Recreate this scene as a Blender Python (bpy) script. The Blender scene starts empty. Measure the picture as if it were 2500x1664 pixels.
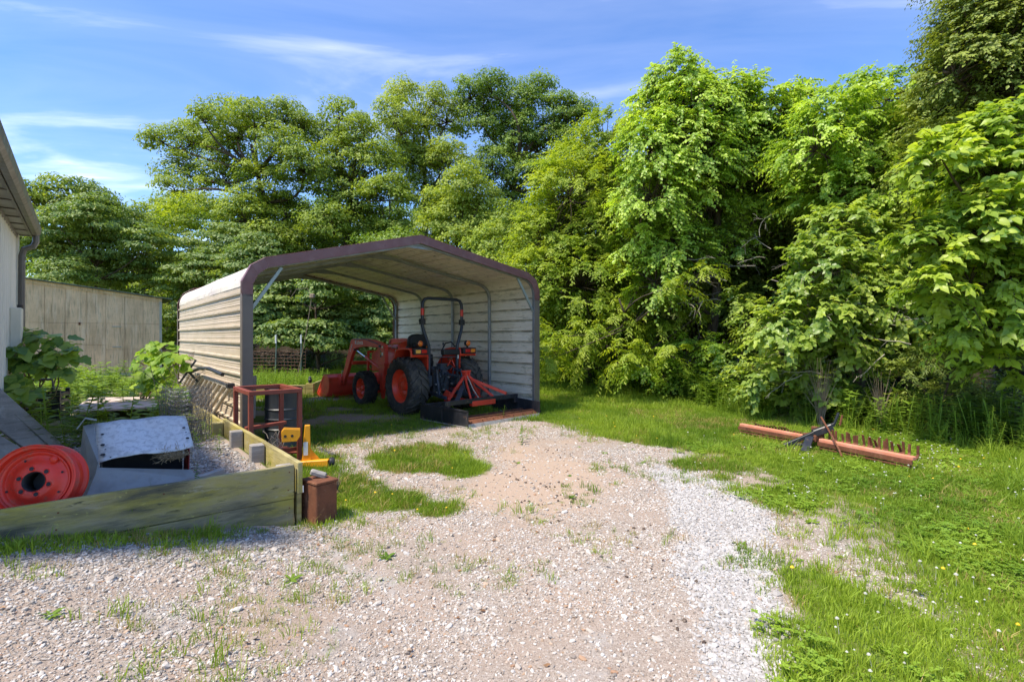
import bpy, math, random
import numpy as np
from mathutils import Vector, Matrix, Euler
random.seed(7); rng = np.random.default_rng(11)
sc = bpy.context.scene
COL = sc.collection
R = math.radians

# ---------------------------------------------------------------- camera
cam = bpy.data.cameras.new('camera'); co = bpy.data.objects.new('camera', cam); COL.objects.link(co)
co.location = (0, 0, 1.6); co.rotation_euler = (R(90), 0, 0)
cam.sensor_width = 36; cam.lens = 18.0; cam.shift_y = -0.004; cam.clip_end = 2000; cam.clip_start = .05
sc.camera = co

# ---------------------------------------------------------------- sky and sun
SUN_EL = R(61); SUN_DIR = Vector((-.80, -.60, 0)).normalized()        # the side the sun stands on
wd = bpy.data.worlds.new('World'); sc.world = wd; wd.use_nodes = True
nt = wd.node_tree; nt.nodes.clear()
def wn(t, **k):
    n = nt.nodes.new(t)
    for a, b in k.items(): setattr(n, a, b)
    return n
sky = wn('ShaderNodeTexSky', sky_type='NISHITA'); sky.sun_disc = False; sky.sun_elevation = SUN_EL
sky.sun_rotation = math.atan2(SUN_DIR.x, SUN_DIR.y); sky.air_density = 1.0; sky.dust_density = .3; sky.ozone_density = 2.6; sky.altitude = 200
tc = wn('ShaderNodeTexCoord'); sep = wn('ShaderNodeSeparateXYZ'); nt.links.new(tc.outputs['Generated'], sep.inputs[0])
mx = wn('ShaderNodeMath', operation='MAXIMUM'); mx.inputs[1].default_value = .06; nt.links.new(sep.outputs['Z'], mx.inputs[0])
dv = wn('ShaderNodeVectorMath', operation='DIVIDE'); nt.links.new(tc.outputs['Generated'], dv.inputs[0])
cmb = wn('ShaderNodeCombineXYZ')
for i in range(3): nt.links.new(mx.outputs[0], cmb.inputs[i])
nt.links.new(cmb.outputs[0], dv.inputs[1])
mp = wn('ShaderNodeMapping'); mp.inputs['Rotation'].default_value = (0, 0, R(-14)); mp.inputs['Scale'].default_value = (.55, 1.5, 1); mp.inputs['Location'].default_value = (7.9, 4.4, 0)
nt.links.new(dv.outputs[0], mp.inputs[0])
n1 = wn('ShaderNodeTexNoise'); n1.inputs['Scale'].default_value = 1.15; n1.inputs['Detail'].default_value = 7; n1.inputs['Roughness'].default_value = .52; n1.inputs['Distortion'].default_value = .7
nt.links.new(mp.outputs[0], n1.inputs['Vector'])
cr = wn('ShaderNodeValToRGB'); cr.color_ramp.elements[0].position = .30; cr.color_ramp.elements[1].position = .86
cr.color_ramp.elements[0].color = (.022, .022, .022, 1); cr.color_ramp.elements[1].color = (.42, .42, .42, 1)
e_ = cr.color_ramp.elements.new(.55); e_.color = (.055, .055, .055, 1); e_ = cr.color_ramp.elements.new(.68); e_.color = (.15, .15, .15, 1)
nt.links.new(n1.outputs[0], cr.inputs[0])
hs = wn('ShaderNodeHueSaturation'); hs.inputs['Hue'].default_value = .509; hs.inputs['Saturation'].default_value = 1.36; hs.inputs['Value'].default_value = .60
nt.links.new(sky.outputs[0], hs.inputs['Color'])
mixc = wn('ShaderNodeMix', data_type='RGBA'); nt.links.new(cr.outputs[0], mixc.inputs['Factor'])
nt.links.new(hs.outputs[0], mixc.inputs[6]); mixc.inputs[7].default_value = (9.0, 8.4, 7.5, 1)
bg = wn('ShaderNodeBackground'); bg.inputs['Strength'].default_value = .15
nt.links.new(mixc.outputs[2], bg.inputs['Color'])
wo = wn('ShaderNodeOutputWorld'); nt.links.new(bg.outputs[0], wo.inputs['Surface'])
sl = bpy.data.lights.new('sun', 'SUN'); sl.energy = 2.4; sl.angle = R(5); sl.color = (1, .90, .75)
so = bpy.data.objects.new('sun', sl); COL.objects.link(so)
sdir = Vector((SUN_DIR.x*math.cos(SUN_EL), SUN_DIR.y*math.cos(SUN_EL), math.sin(SUN_EL)))
so.rotation_euler = sdir.to_track_quat('Z', 'Y').to_euler(); so.location = (-20, -15, 30)
vs = sc.view_settings; vs.view_transform = 'Standard'; vs.look = 'None'; vs.exposure = 1.55; vs.gamma = 1; vs.use_curve_mapping = False
sc.render.engine = 'CYCLES'
sc.cycles.use_denoising = True; sc.cycles.max_bounces = 8; sc.cycles.diffuse_bounces = 5; sc.cycles.glossy_bounces = 3
sc.cycles.transmission_bounces = 4; sc.cycles.transparent_max_bounces = 6; sc.cycles.sample_clamp_indirect = 6

# ---------------------------------------------------------------- helpers
def V(*a): return Vector(a)
def at(u, v, Y): return Vector(((u-1250)/1250*Y, Y, 1.6-(v-822)/1250*Y))      # a point of the place from the survey of the photograph
U2 = np.array([math.cos(R(40)), math.sin(R(40))]); W2 = np.array([-math.sin(R(40)), math.cos(R(40))])
C0 = np.array([-1.86, 4.36])                                                  # corner of the raised bed
def AB(a, b): p = C0 + a*U2 + b*W2; return float(p[0]), float(p[1])
def ab_of(x, y):
    dx = np.asarray(x)-C0[0]; dy = np.asarray(y)-C0[1]
    return dx*U2[0]+dy*U2[1], dx*W2[0]+dy*W2[1]

class MB:
    def __init__(s): s.v = []; s.f = []
    def add(s, vs_, fs):
        o = len(s.v); s.v += [tuple(p) for p in vs_]; s.f += [tuple(i+o for i in f) for f in fs]; return s
    def box(s, c, size, rot=None):
        hx, hy, hz = size[0]/2, size[1]/2, size[2]/2; c = Vector(c)
        M = rot.to_matrix() if isinstance(rot, Euler) else (Euler(rot).to_matrix() if rot else Matrix.Identity(3))
        P = [c + M @ Vector((x*hx, y*hy, z*hz)) for z in (-1, 1) for x, y in ((-1, -1), (1, -1), (1, 1), (-1, 1))]
        return s.add(P, [(3, 2, 1, 0), (4, 5, 6, 7), (0, 1, 5, 4), (1, 2, 6, 5), (2, 3, 7, 6), (3, 0, 4, 7)])
    def bar(s, p, q, w, h, up=(0, 0, 1)):
        p, q = Vector(p), Vector(q); d = (q-p).normalized(); up = Vector(up)
        if abs(d.dot(up)) > .98: up = Vector((0, 1, 0))
        x = d.cross(up).normalized()*w/2; z = x.cross(d).normalized()*h/2
        P = [e+a*x+b*z for e in (p, q) for a, b in ((-1, -1), (1, -1), (1, 1), (-1, 1))]
        return s.add(P, [(3, 2, 1, 0), (4, 5, 6, 7), (0, 1, 5, 4), (1, 2, 6, 5), (2, 3, 7, 6), (3, 0, 4, 7)])
    def tube(s, pts, r, n=8, close=False, sq=False, rs=None):
        pts = [Vector(p) for p in pts]; m = len(pts); T = []
        for i in range(m):
            a = pts[i-1] if (i or close) else pts[i]; b = pts[(i+1) % m] if (i < m-1 or close) else pts[i]
            T.append((b-a).normalized())
        up = Vector((0, 0, 1)) if abs(T[0].z) < .9 else Vector((0, 1, 0))
        x = T[0].cross(up).normalized(); rings = []
        for i in range(m):
            x = (x - T[i]*x.dot(T[i])).normalized(); y = T[i].cross(x); rr = rs[i] if rs else r
            k = 1.0
            if 0 < i < m-1 and sq: k = 1/max(.5, math.cos(T[i].angle((pts[i+1]-pts[i]).normalized())))
            off = math.pi/n if sq else 0
            rings.append([pts[i]+(x*math.cos(off+2*math.pi*j/n)+y*math.sin(off+2*math.pi*j/n))*rr*(1.414 if sq else 1) for j in range(n)])
        F = []
        for i in range(m if close else m-1):
            k = (i+1) % m
            for j in range(n): F.append((i*n+j, i*n+(j+1) % n, k*n+(j+1) % n, k*n+j))
        if not close: F += [tuple(range(n-1, -1, -1)), tuple((m-1)*n+j for j in range(n))]
        return s.add([p for r_ in rings for p in r_], F)
    def lathe(s, prof, n=24, axis='X', c=(0, 0, 0), cap=False):
        P = []; c = Vector(c)                                                  # prof: (radius, offset along axis)
        for r_, h in prof:
            for j in range(n):
                t = 2*math.pi*j/n; ct, st = r_*math.cos(t), r_*math.sin(t)
                P.append(c + (Vector((h, ct, st)) if axis == 'X' else Vector((ct, h, st)) if axis == 'Y' else Vector((ct, st, h))))
        F = [(i*n+j, i*n+(j+1) % n, (i+1)*n+(j+1) % n, (i+1)*n+j) for i in range(len(prof)-1) for j in range(n)]
        if cap: F += [tuple(range(n-1, -1, -1)), tuple((len(prof)-1)*n+j for j in range(n))]
        return s.add(P, F)
    def prism(s, poly, axis, t0, t1):
        n = len(poly); f = {'X': lambda a, b, t: (t, a, b), 'Y': lambda a, b, t: (a, t, b), 'Z': lambda a, b, t: (a, b, t)}[axis]
        P = [f(a, b, t0) for a, b in poly]+[f(a, b, t1) for a, b in poly]
        return s.add(P, [tuple(range(n-1, -1, -1)), tuple(range(n, 2*n))]+[(i, (i+1) % n, n+(i+1) % n, n+i) for i in range(n)])
    def sheet(s, line, d, th=.0):
        """a polyline swept along vector d"""
        line = [Vector(p) for p in line]; d = Vector(d); n = len(line)
        return s.add(line+[p+d for p in line], [(i, i+1, n+i+1, n+i) for i in range(n-1)])
    def build(s, name, m, parent=None, smooth=False, bevel=0, solid=0, seg=1, loc=None, rot=None, fixn=True):
        me = bpy.data.meshes.new(name); me.from_pydata(s.v, [], s.f)
        if fixn and len(s.f) < 60000:
            import bmesh
            bm = bmesh.new(); bm.from_mesh(me); bmesh.ops.recalc_face_normals(bm, faces=bm.faces); bm.to_mesh(me); bm.free()
        me.materials.append(M[m] if isinstance(m, str) else m)
        o = bpy.data.objects.new(name, me); COL.objects.link(o)
        if parent: o.parent = parent
        if loc is not None: o.location = loc
        if rot is not None: o.rotation_euler = rot
        if solid:
            k = o.modifiers.new('solid', 'SOLIDIFY'); k.thickness = solid; k.offset = 0
        if bevel:
            k = o.modifiers.new('bevel', 'BEVEL'); k.width = bevel; k.segments = seg; k.limit_method = 'ANGLE'; k.angle_limit = R(35)
        if smooth:
            me.polygons.foreach_set('use_smooth', [True]*len(me.polygons))
            if smooth != 'all':
                try: me.set_sharp_from_angle(angle=R(38))
                except Exception: pass
        return o
def tag(o, label=None, cat=None, group=None, kind=None):
    if label: o['label'] = label
    if cat: o['category'] = cat
    if group: o['group'] = group
    if kind: o['kind'] = kind
    return o
def empty(name, loc=(0, 0, 0), rz=0, parent=None, **k):
    o = bpy.data.objects.new(name, None); COL.objects.link(o); o.location = loc; o.rotation_euler = (0, 0, rz); o.empty_display_size = .1
    if parent: o.parent = parent
    return tag(o, **k)
def link_copy(o, parent=None, loc=None, rot=None, scale=None):
    c = o.copy(); COL.objects.link(c)
    if parent is not None: c.parent = parent
    if loc is not None: c.location = loc
    if rot is not None: c.rotation_euler = rot
    if scale is not None: c.scale = scale
    return c

# value noise for placing things
_T = rng.random((64, 64))
def vnoise(x, y, s=1.0):
    x = np.asarray(x, float)*s+1000; y = np.asarray(y, float)*s+1000
    xi = np.floor(x).astype(int); yi = np.floor(y).astype(int); fx = x-xi; fy = y-yi
    fx = fx*fx*(3-2*fx); fy = fy*fy*(3-2*fy); g = lambda i, j: _T[i % 64, j % 64]
    return (g(xi, yi)*(1-fx)+g(xi+1, yi)*fx)*(1-fy)+(g(xi, yi+1)*(1-fx)+g(xi+1, yi+1)*fx)*fy
def fnoise(x, y, s=1.0, o=3):
    t = 0; a = .5; n = 0
    for i in range(o): t = t+a*vnoise(x+i*17.3, y-i*9.1, s*2**i); n += a; a *= .5
    return t/n
def sstep(e0, e1, x):
    t = np.clip((np.asarray(x, float)-e0)/(e1-e0), 0, 1); return t*t*(3-2*t)

# ---------------------------------------------------------------- materials
M = {}
def nodes(name):
    m = bpy.data.materials.new(name); m.use_nodes = True; t = m.node_tree; t.nodes.clear()
    out = t.nodes.new('ShaderNodeOutputMaterial'); b = t.nodes.new('ShaderNodeBsdfPrincipled'); t.links.new(b.outputs[0], out.inputs[0]); M[name] = m
    return m, t, b, out
def noise_fac(t, scale, lo, hi, detail=5, rough=.6, stretch=None, coord='Object', seed=0.0):
    tc = t.nodes.new('ShaderNodeTexCoord'); mp = t.nodes.new('ShaderNodeMapping'); mp.inputs['Location'].default_value = (seed, seed*1.7, seed*.3)
    if stretch: mp.inputs['Scale'].default_value = stretch
    t.links.new(tc.outputs[coord], mp.inputs[0])
    n = t.nodes.new('ShaderNodeTexNoise'); n.inputs['Scale'].default_value = scale; n.inputs['Detail'].default_value = detail; n.inputs['Roughness'].default_value = rough
    t.links.new(mp.outputs[0], n.inputs['Vector'])
    mr = t.nodes.new('ShaderNodeMapRange'); mr.inputs['From Min'].default_value = lo; mr.inputs['From Max'].default_value = hi; mr.clamp = True
    t.links.new(n.outputs[0], mr.inputs['Value'])
    return mr.outputs[0], n.outputs[0]
def mixcol(t, fac, a, b):
    m = t.nodes.new('ShaderNodeMix'); m.data_type = 'RGBA'
    if isinstance(fac, float): m.inputs[0].default_value = fac
    else: t.links.new(fac, m.inputs[0])
    for i, c in ((6, a), (7, b)):
        if isinstance(c, (tuple, list)): m.inputs[i].default_value = (*c[:3], 1)
        else: t.links.new(c, m.inputs[i])
    return m.outputs[2]
def mat(name, col, rough=.6, metal=0.0, layers=(), bump=0.0, bscale=40, bstretch=None, spec=.5, var=.12, vscale=3.0):
    """layers: (colour, noise scale, lo, hi, stretch) laid one over another: dirt, rust, moss, wear"""
    m, t, b, out = nodes(name)
    f, _ = noise_fac(t, vscale, .3, .7, seed=len(M)*1.3)
    c = mixcol(t, f, tuple(x*(1-var) for x in col), tuple(min(1, x*(1+var)) for x in col))
    for i, L in enumerate(layers):
        f, _ = noise_fac(t, L[1], L[2], L[3], detail=7, rough=.65, stretch=L[4] if len(L) > 4 else None, seed=len(M)*2.1+i*5)
        c = mixcol(t, f, c, L[0])
    t.links.new(c, b.inputs['Base Color']); b.inputs['Roughness'].default_value = rough; b.inputs['Metallic'].default_value = metal
    b.inputs['Specular IOR Level'].default_value = spec
    fr, _ = noise_fac(t, vscale*3, .3, .7, seed=3.3)
    mr = t.nodes.new('ShaderNodeMapRange'); mr.inputs['To Min'].default_value = max(.05, rough-.12); mr.inputs['To Max'].default_value = min(1, rough+.12)
    t.links.new(fr, mr.inputs['Value']); t.links.new(mr.outputs[0], b.inputs['Roughness'])
    if bump:
        _, n = noise_fac(t, bscale, 0, 1, stretch=bstretch, seed=1.9)
        bp = t.nodes.new('ShaderNodeBump'); bp.inputs['Strength'].default_value = bump; bp.inputs['Distance'].default_value = .01
        t.links.new(n, bp.inputs['Height']); t.links.new(bp.outputs[0], b.inputs['Normal'])
    return m
MOSS = (.11, .12, .035); GRIME = (.06, .055, .045); RUST = (.16, .055, .025)
mat('cream_sheet', (.62, .52, .40), .42, 0, [((.50, .41, .28), 1.2, .48, .75, (1, .4, 3)), ((.30, .27, .17), 6, .58, .80, (.6, .25, 2)), ((.10, .10, .06), 30, .64, .75, (.5, .3, 1))], spec=.4, var=.06)
mat('cream_sheet_brightened', (.82, .77, .63), .45, 0, [((.62, .57, .40), 1.6, .46, .75, (1, .35, 3)), ((.20, .21, .10), 5, .57, .76, (1, .5, 2.5)), ((.10, .11, .05), 24, .62, .72, (1, .5, 1.5))], spec=.4, var=.06)  # cream sheet again, base colour lightened against the shade inside the carport
mat('roof_sheet', (.76, .69, .57), .45, 0, [((.56, .47, .45), 1.5, .45, .7, (1, .5, 1)), ((.22, .20, .16), 8, .55, .75)], spec=.4, var=.08)
mat('maroon_trim', (.175, .072, .068), .38, 0, [((.24, .13, .125), 5, .5, .8)], spec=.5, var=.1)
mat('brown_trim', (.15, .12, .10), .45, 0, [((.17, .14, .12), 6, .55, .8)], var=.1)
mat('galvanized', (.30, .325, .345), .48, .55, [((.16, .17, .17), 5, .5, .8), ((.08, .07, .05), 20, .6, .75)], var=.12)
mat('brace_zinc', (.30, .35, .33), .45, .3, [((.3, .33, .3), 7, .5, .8)], var=.1)
mat('tractor_red', (.76, .066, .030), .36, 0, [((.30, .05, .025), 3, .55, .85), ((.22, .16, .11), 14, .64, .85)], spec=.5, var=.1)
mat('rim_red', (.88, .080, .032), .38, 0, [((.30, .13, .08), 6, .62, .85)], spec=.5, var=.07)
mat('loader_red', (.70, .058, .032), .42, 0, [((.24, .06, .03), 4, .55, .8), ((.32, .22, .15), 16, .66, .85)], spec=.45, var=.12)
mat('rubber', (.045, .043, .040), .85, 0, [((.15, .13, .10), 4, .45, .8), ((.20, .17, .13), 22, .55, .8)], bump=.3, bscale=60, spec=.3)
mat('dark_rubber', (.028, .028, .029), .78, 0, [((.09, .08, .065), 6, .45, .8)], spec=.3)
mat('black_frame', (.022, .030, .045), .42, 0, [((.05, .055, .06), 9, .55, .8)], spec=.5)
mat('machine_grey', (.040, .052, .070), .5, 0, [((.09, .075, .055), 7, .5, .78), ((.02, .02, .02), 13, .55, .75)], spec=.4)
mat('black_plastic', (.018, .018, .02), .5, 0, [((.05, .05, .05), 9, .6, .85)])
mat('black_paint', (.018, .020, .026), .4, 0, [((.055, .055, .06), 8, .5, .75, (1, 1, .3)), ((.20, .12, .085), 7, .60, .74, (1, 1, .8))], spec=.5)
mat('chrome', (.6, .6, .6), .25, 1.0)
mat('rust', (.17, .068, .036), .85, 0, [((.09, .04, .025), 8, .45, .7), ((.27, .14, .08), 18, .55, .75)], bump=.3, bscale=80, spec=.2)
mat('worn_edge', (.40, .385, .36), .55, .3, [((.12, .08, .06), 7, .5, .7)])
mat('rake_orange', (.58, .22, .13), .65, 0, [((.62, .32, .22), 4, .45, .75), ((.20, .07, .035), 11, .62, .8)], spec=.3)
mat('stand_red', (.235, .058, .038), .6, 0, [((.13, .045, .028), 7, .5, .75), ((.09, .15, .26), 5, .70, .78)], spec=.35)
mat('yellow_paint', (.78, .34, .014), .42, 0, [((.35, .16, .03), 10, .62, .82)], spec=.5)
mat('wheel_red', (.78, .045, .022), .42, 0, [((.60, .035, .02), 4, .48, .75), ((.40, .12, .07), 9, .56, .72), ((.13, .07, .05), 26, .62, .72), ((.45, .20, .13), 60, .66, .72)], spec=.5, var=.08)
mat('zinc_sheet', (.64, .63, .61), .46, .35, [((.47, .46, .45), 25, .48, .62), ((.22, .23, .23), 60, .60, .70), ((.42, .42, .40), 3, .5, .8)], var=.08, spec=.5)
mat('zinc_dull', (.27, .28, .27), .55, .2, [((.20, .20, .19), 9, .5, .75), ((.33, .28, .20), 4, .55, .8)], var=.1)
mat('inner_red', (.22, .014, .010), .5)
mat('inside_dark', (.022, .021, .024), .7)  # near-black colour in place of the shade inside holes and the hood
mat('old_board', (.31, .265, .165), .85, 0, [((.34, .29, .07), 3, .42, .62, (.6, .6, 1.5)), ((.10, .095, .065), 2.4, .46, .64, (.5, .5, 2.5)), ((.46, .44, .38), 5, .60, .80, (.6, .6, 2)), ((.05, .05, .035), 14, .60, .74, (.6, .6, 2)), ((.40, .37, .12), 28, .62, .72)], bump=.5, bscale=30, bstretch=(.15, .15, 2), spec=.2, var=.2)
mat('mossy_board', (.40, .345, .16), .85, 0, [((.36, .30, .05), 4, .45, .70, (.5, .5, 2)), ((.13, .11, .06), 3.3, .52, .75, (.35, .35, 3)), ((.44, .41, .33), 6, .62, .80)], bump=.5, bscale=30, bstretch=(.15, .15, 2), spec=.2, var=.2)
mat('grey_wood', (.33, .305, .275), .9, 0, [((.17, .155, .14), 5, .45, .7, (.3, .3, 3)), ((.44, .41, .37), 9, .55, .75)], bump=.5, bscale=30, bstretch=(.15, 2, 2), spec=.15, var=.18)
mat('pale_wood', (.55, .48, .38), .85, 0, [((.24, .20, .15), 6, .5, .75), ((.10, .09, .07), 20, .62, .75)], bump=.3, bscale=40, spec=.2)
mat('shed_ply', (.78, .53, .32), .9, 0, [((.54, .36, .21), 1.2, .45, .68, (1, 1, .5)), ((.80, .60, .41), 3, .50, .72, (2.5, 1, .35)), ((.28, .19, .11), 5, .54, .72, (5, 1, .25)), ((.40, .29, .19), 12, .55, .7, (4, 1, .3))], bump=.25, bscale=25, bstretch=(.4, 1, 3), spec=.15, var=.12)
mat('shed_trim', (.44, .40, .32), .9, 0, [((.25, .24, .18), 4, .5, .75)])
mat('shed_roof', (.075, .095, .07), .6, 0, [((.16, .17, .13), 5, .5, .75)])
mat('barn_white', (.70, .685, .61), .55, 0, [((.55, .55, .46), 2, .5, .8, (1, 1, .4))], var=.04)
mat('soffit_metal', (.34, .335, .315), .5, .2, [((.22, .20, .17), 2.5, .45, .75)], var=.1)
mat('gutter_brown', (.175, .16, .14), .42, .2, [((.10, .09, .08), 5, .5, .75)], var=.1)
mat('pipe_brown', (.075, .042, .036), .45)
mat('pipe_grey', (.10, .10, .095), .45)
mat('pink_sheet', (.50, .40, .345), .8, 0, [((.34, .22, .16), 3, .55, .72), ((.14, .10, .07), 8, .62, .74), ((.58, .52, .47), 6, .5, .75)], var=.1)
mat('bark', (.085, .065, .047), .95, 0, [((.15, .125, .095), 9, .5, .75, (1, 1, .3)), ((.04, .03, .024), 14, .5, .7, (1, 1, .25))], bump=.8, bscale=24, bstretch=(1, 1, .25), spec=.1)
mat('dead_twig', (.24, .185, .135), .9, 0, [((.13, .10, .07), 8, .5, .75)], spec=.1)
mat('pale_twig', (.33, .30, .25), .9, spec=.1)
mat('wire_grey', (.16, .17, .18), .5, .6)
mat('wire_rust', (.15, .075, .045), .8, .1)
mat('post_green', (.07, .10, .085), .55, 0, [((.4, .42, .42), 3, .6, .75)])
mat('white_metal', (.62, .63, .63), .45, .2)
mat('decal_white', (.75, .75, .72), .5)
mat('amber_lens', (.85, .24, .015), .2, spec=.6)
mat('red_lens', (.55, .012, .010), .2, spec=.6)
mat('yellow_lens', (.9, .45, .08), .2, spec=.6)
mat('sticker_red', (.65, .05, .03), .45)
mat('seat_black', (.014, .014, .015), .6)
mat('hay', (.34, .26, .16), .95, spec=.1)
mat('box_beige', (.50, .43, .39), .75, 0, [((.40, .33, .28), 4, .5, .75)])
mat('drum_dark', (.035, .042, .050), .5, .1, [((.075, .08, .085), 6, .5, .75, (1, 1, .4)), ((.10, .06, .04), 12, .64, .78)])

# shade and grime lines of the ribs painted into the colour, every 229 mm down the wall sheets
for nm, z0 in (('cream_sheet_brightened', 2.406), ('cream_sheet', 2.216)):
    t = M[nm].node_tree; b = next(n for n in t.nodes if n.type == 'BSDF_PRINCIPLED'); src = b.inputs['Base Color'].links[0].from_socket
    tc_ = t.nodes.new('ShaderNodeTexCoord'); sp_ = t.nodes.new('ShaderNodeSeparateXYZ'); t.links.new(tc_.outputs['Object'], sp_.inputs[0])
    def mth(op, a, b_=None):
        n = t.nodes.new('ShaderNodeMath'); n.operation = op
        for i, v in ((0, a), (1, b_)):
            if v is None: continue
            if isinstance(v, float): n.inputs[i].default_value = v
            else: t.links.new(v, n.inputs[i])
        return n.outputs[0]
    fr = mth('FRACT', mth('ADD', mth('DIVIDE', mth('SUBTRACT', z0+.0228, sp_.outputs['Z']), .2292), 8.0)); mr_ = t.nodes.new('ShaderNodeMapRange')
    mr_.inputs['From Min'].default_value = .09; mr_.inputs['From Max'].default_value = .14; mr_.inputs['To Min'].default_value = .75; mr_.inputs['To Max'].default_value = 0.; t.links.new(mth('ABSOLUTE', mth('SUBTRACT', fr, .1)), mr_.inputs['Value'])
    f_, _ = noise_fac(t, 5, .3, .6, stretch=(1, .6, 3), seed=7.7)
    t.links.new(mixcol(t, mth('MULTIPLY', mr_.outputs[0], f_) if nm == 'cream_sheet_brightened' else mth('MULTIPLY', mth('MULTIPLY', mr_.outputs[0], f_), .45), src, (.20, .18, .10)), b.inputs['Base Color'])

def leafmat(name, dark, light, trans=.35, src='tint', rough=.5, tcol=None, spec=.35):
    """leaf colours run from dark to light over each leaf's own tint"""
    m, t, b, out = nodes(name)
    if src == 'obj':
        a = t.nodes.new('ShaderNodeObjectInfo').outputs['Random']
    else:
        n = t.nodes.new('ShaderNodeAttribute'); n.attribute_name = 'tint'; n.attribute_type = 'INSTANCER' if src == 'inst' else 'GEOMETRY'; a = n.outputs['Fac']
    c = mixcol(t, a, dark, light); t.links.new(c, b.inputs['Base Color']); b.inputs['Roughness'].default_value = rough
    b.inputs['Specular IOR Level'].default_value = spec
    tr = t.nodes.new('ShaderNodeBsdfTranslucent')
    tm = t.nodes.new('ShaderNodeMix'); tm.data_type = 'RGBA'; tm.blend_type = 'MULTIPLY'; tm.inputs[0].default_value = 1
    t.links.new(c, tm.inputs[6]); tm.inputs[7].default_value = (*(tcol or (1.5, 1.45, .6)), 1); tm.clamp_result = False; t.links.new(tm.outputs[2], tr.inputs['Color'])
    mxs = t.nodes.new('ShaderNodeMixShader'); mxs.inputs[0].default_value = trans
    t.links.new(b.outputs[0], mxs.inputs[1]); t.links.new(tr.outputs[0], mxs.inputs[2]); t.links.new(mxs.outputs[0], out.inputs[0])
    return m
# ================================================================ the ground
GRAVEL = np.array([(1.15, .5), (1.3, 2.3), (1.72, 3.46), (2.2, 4.2), (2.42, 4.8), (2.36, 5.4), (2.14, 6.3), (2.05, 7.3), (1.7, 8.2), (1.0, 8.9), (.35, 9.7), (-.3, 9.6),
    (-1.2, 9.1), (-1.9, 8.3), (-2.35, 7.5), (-2.15, 6.5), (-1.65, 5.7), (-1.25, 5.1), (-1.2, 4.6), (-1.6, 4.3), (-2.05, 4.05), (-2.7, 3.5), (-3.45, 2.9), (-5, 1.5), (-5, .2)])
WHITE = np.array([(.95, .5), (.98, 2.3), (1.12, 3.0), (1.25, 3.7), (1.45, 4.2), (1.55, 4.9), (1.72, 5.35), (1.62, 6.0), (1.85, 6.35), (2.2, 6.0), (2.45, 5.3), (2.5, 4.8), (2.2, 4.2), (1.72, 3.4), (1.35, 2.3), (1.25, .5)])
TREELINE = np.array([(12, -2), (9.2, 4), (7.3, 6.9), (5.9, 9.6), (4.7, 12.3), (3.2, 15.3), (1.9, 19.5), (-1.5, 23), (-7, 24.5), (-11, 21), (-14, 23), (-30, 26)])
def sdist(P, x, y):
    """signed distance to polygon P, negative inside"""
    x = np.asarray(x, float); y = np.asarray(y, float); d = np.full(x.shape, 1e9); ins = np.zeros(x.shape, bool); n = len(P)
    for i in range(n):
        ax, ay = P[i]; bx, by = P[(i+1) % n]; ex, ey = bx-ax, by-ay
        t = np.clip(((x-ax)*ex+(y-ay)*ey)/(ex*ex+ey*ey), 0, 1); d = np.minimum(d, np.hypot(x-ax-t*ex, y-ay-t*ey))
        c = ((ay > y) != (by > y)) & (x < (bx-ax)*(y-ay)/(by-ay+1e-12)+ax); ins ^= c
    return np.where(ins, -d, d)
def ldist(L, x, y):
    """distance to the open line L; positive on the meadow side"""
    x = np.asarray(x, float); y = np.asarray(y, float); d = np.full(x.shape, 1e9); s = np.ones(x.shape)
    for i in range(len(L)-1):
        ax, ay = L[i]; bx, by = L[i+1]; ex, ey = bx-ax, by-ay
        t = np.clip(((x-ax)*ex+(y-ay)*ey)/(ex*ex+ey*ey), 0, 1); q = np.hypot(x-ax-t*ex, y-ay-t*ey)
        cr_ = ex*(y-ay)-ey*(x-ax); s = np.where(q < d, np.sign(cr_), s); d = np.minimum(d, q)
    return d*s
def height(x, y):
    x = np.asarray(x, float); y = np.asarray(y, float); a, b = ab_of(x, y)
    back = 1-sstep(9.4, 12.5, b)
    terr = np.where(b > 0, sstep(.018, -.018, a)*(.35+.012*np.clip(-a, 0, 6)), 0)
    terr = terr*np.where(a < -.03, 1, back)
    front = .18*np.clip(-a, 0, 2.6)*sstep(-5, -.9, b)
    z = np.where(b > .0, terr, front)
    z = z+(fnoise(x, y, .55, 3)-.5)*.05*sstep(0, 2, np.hypot(x, y))
    td = ldist(TREELINE, x, y)
    z = z+.055*np.clip(-td-2, 0, 30)
    z = z+.16*np.clip(y-26, 0, 60)*sstep(26, 34, y)
    return z
def hz(x, y): return float(height(np.array([x]), np.array([y]))[0])
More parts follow.
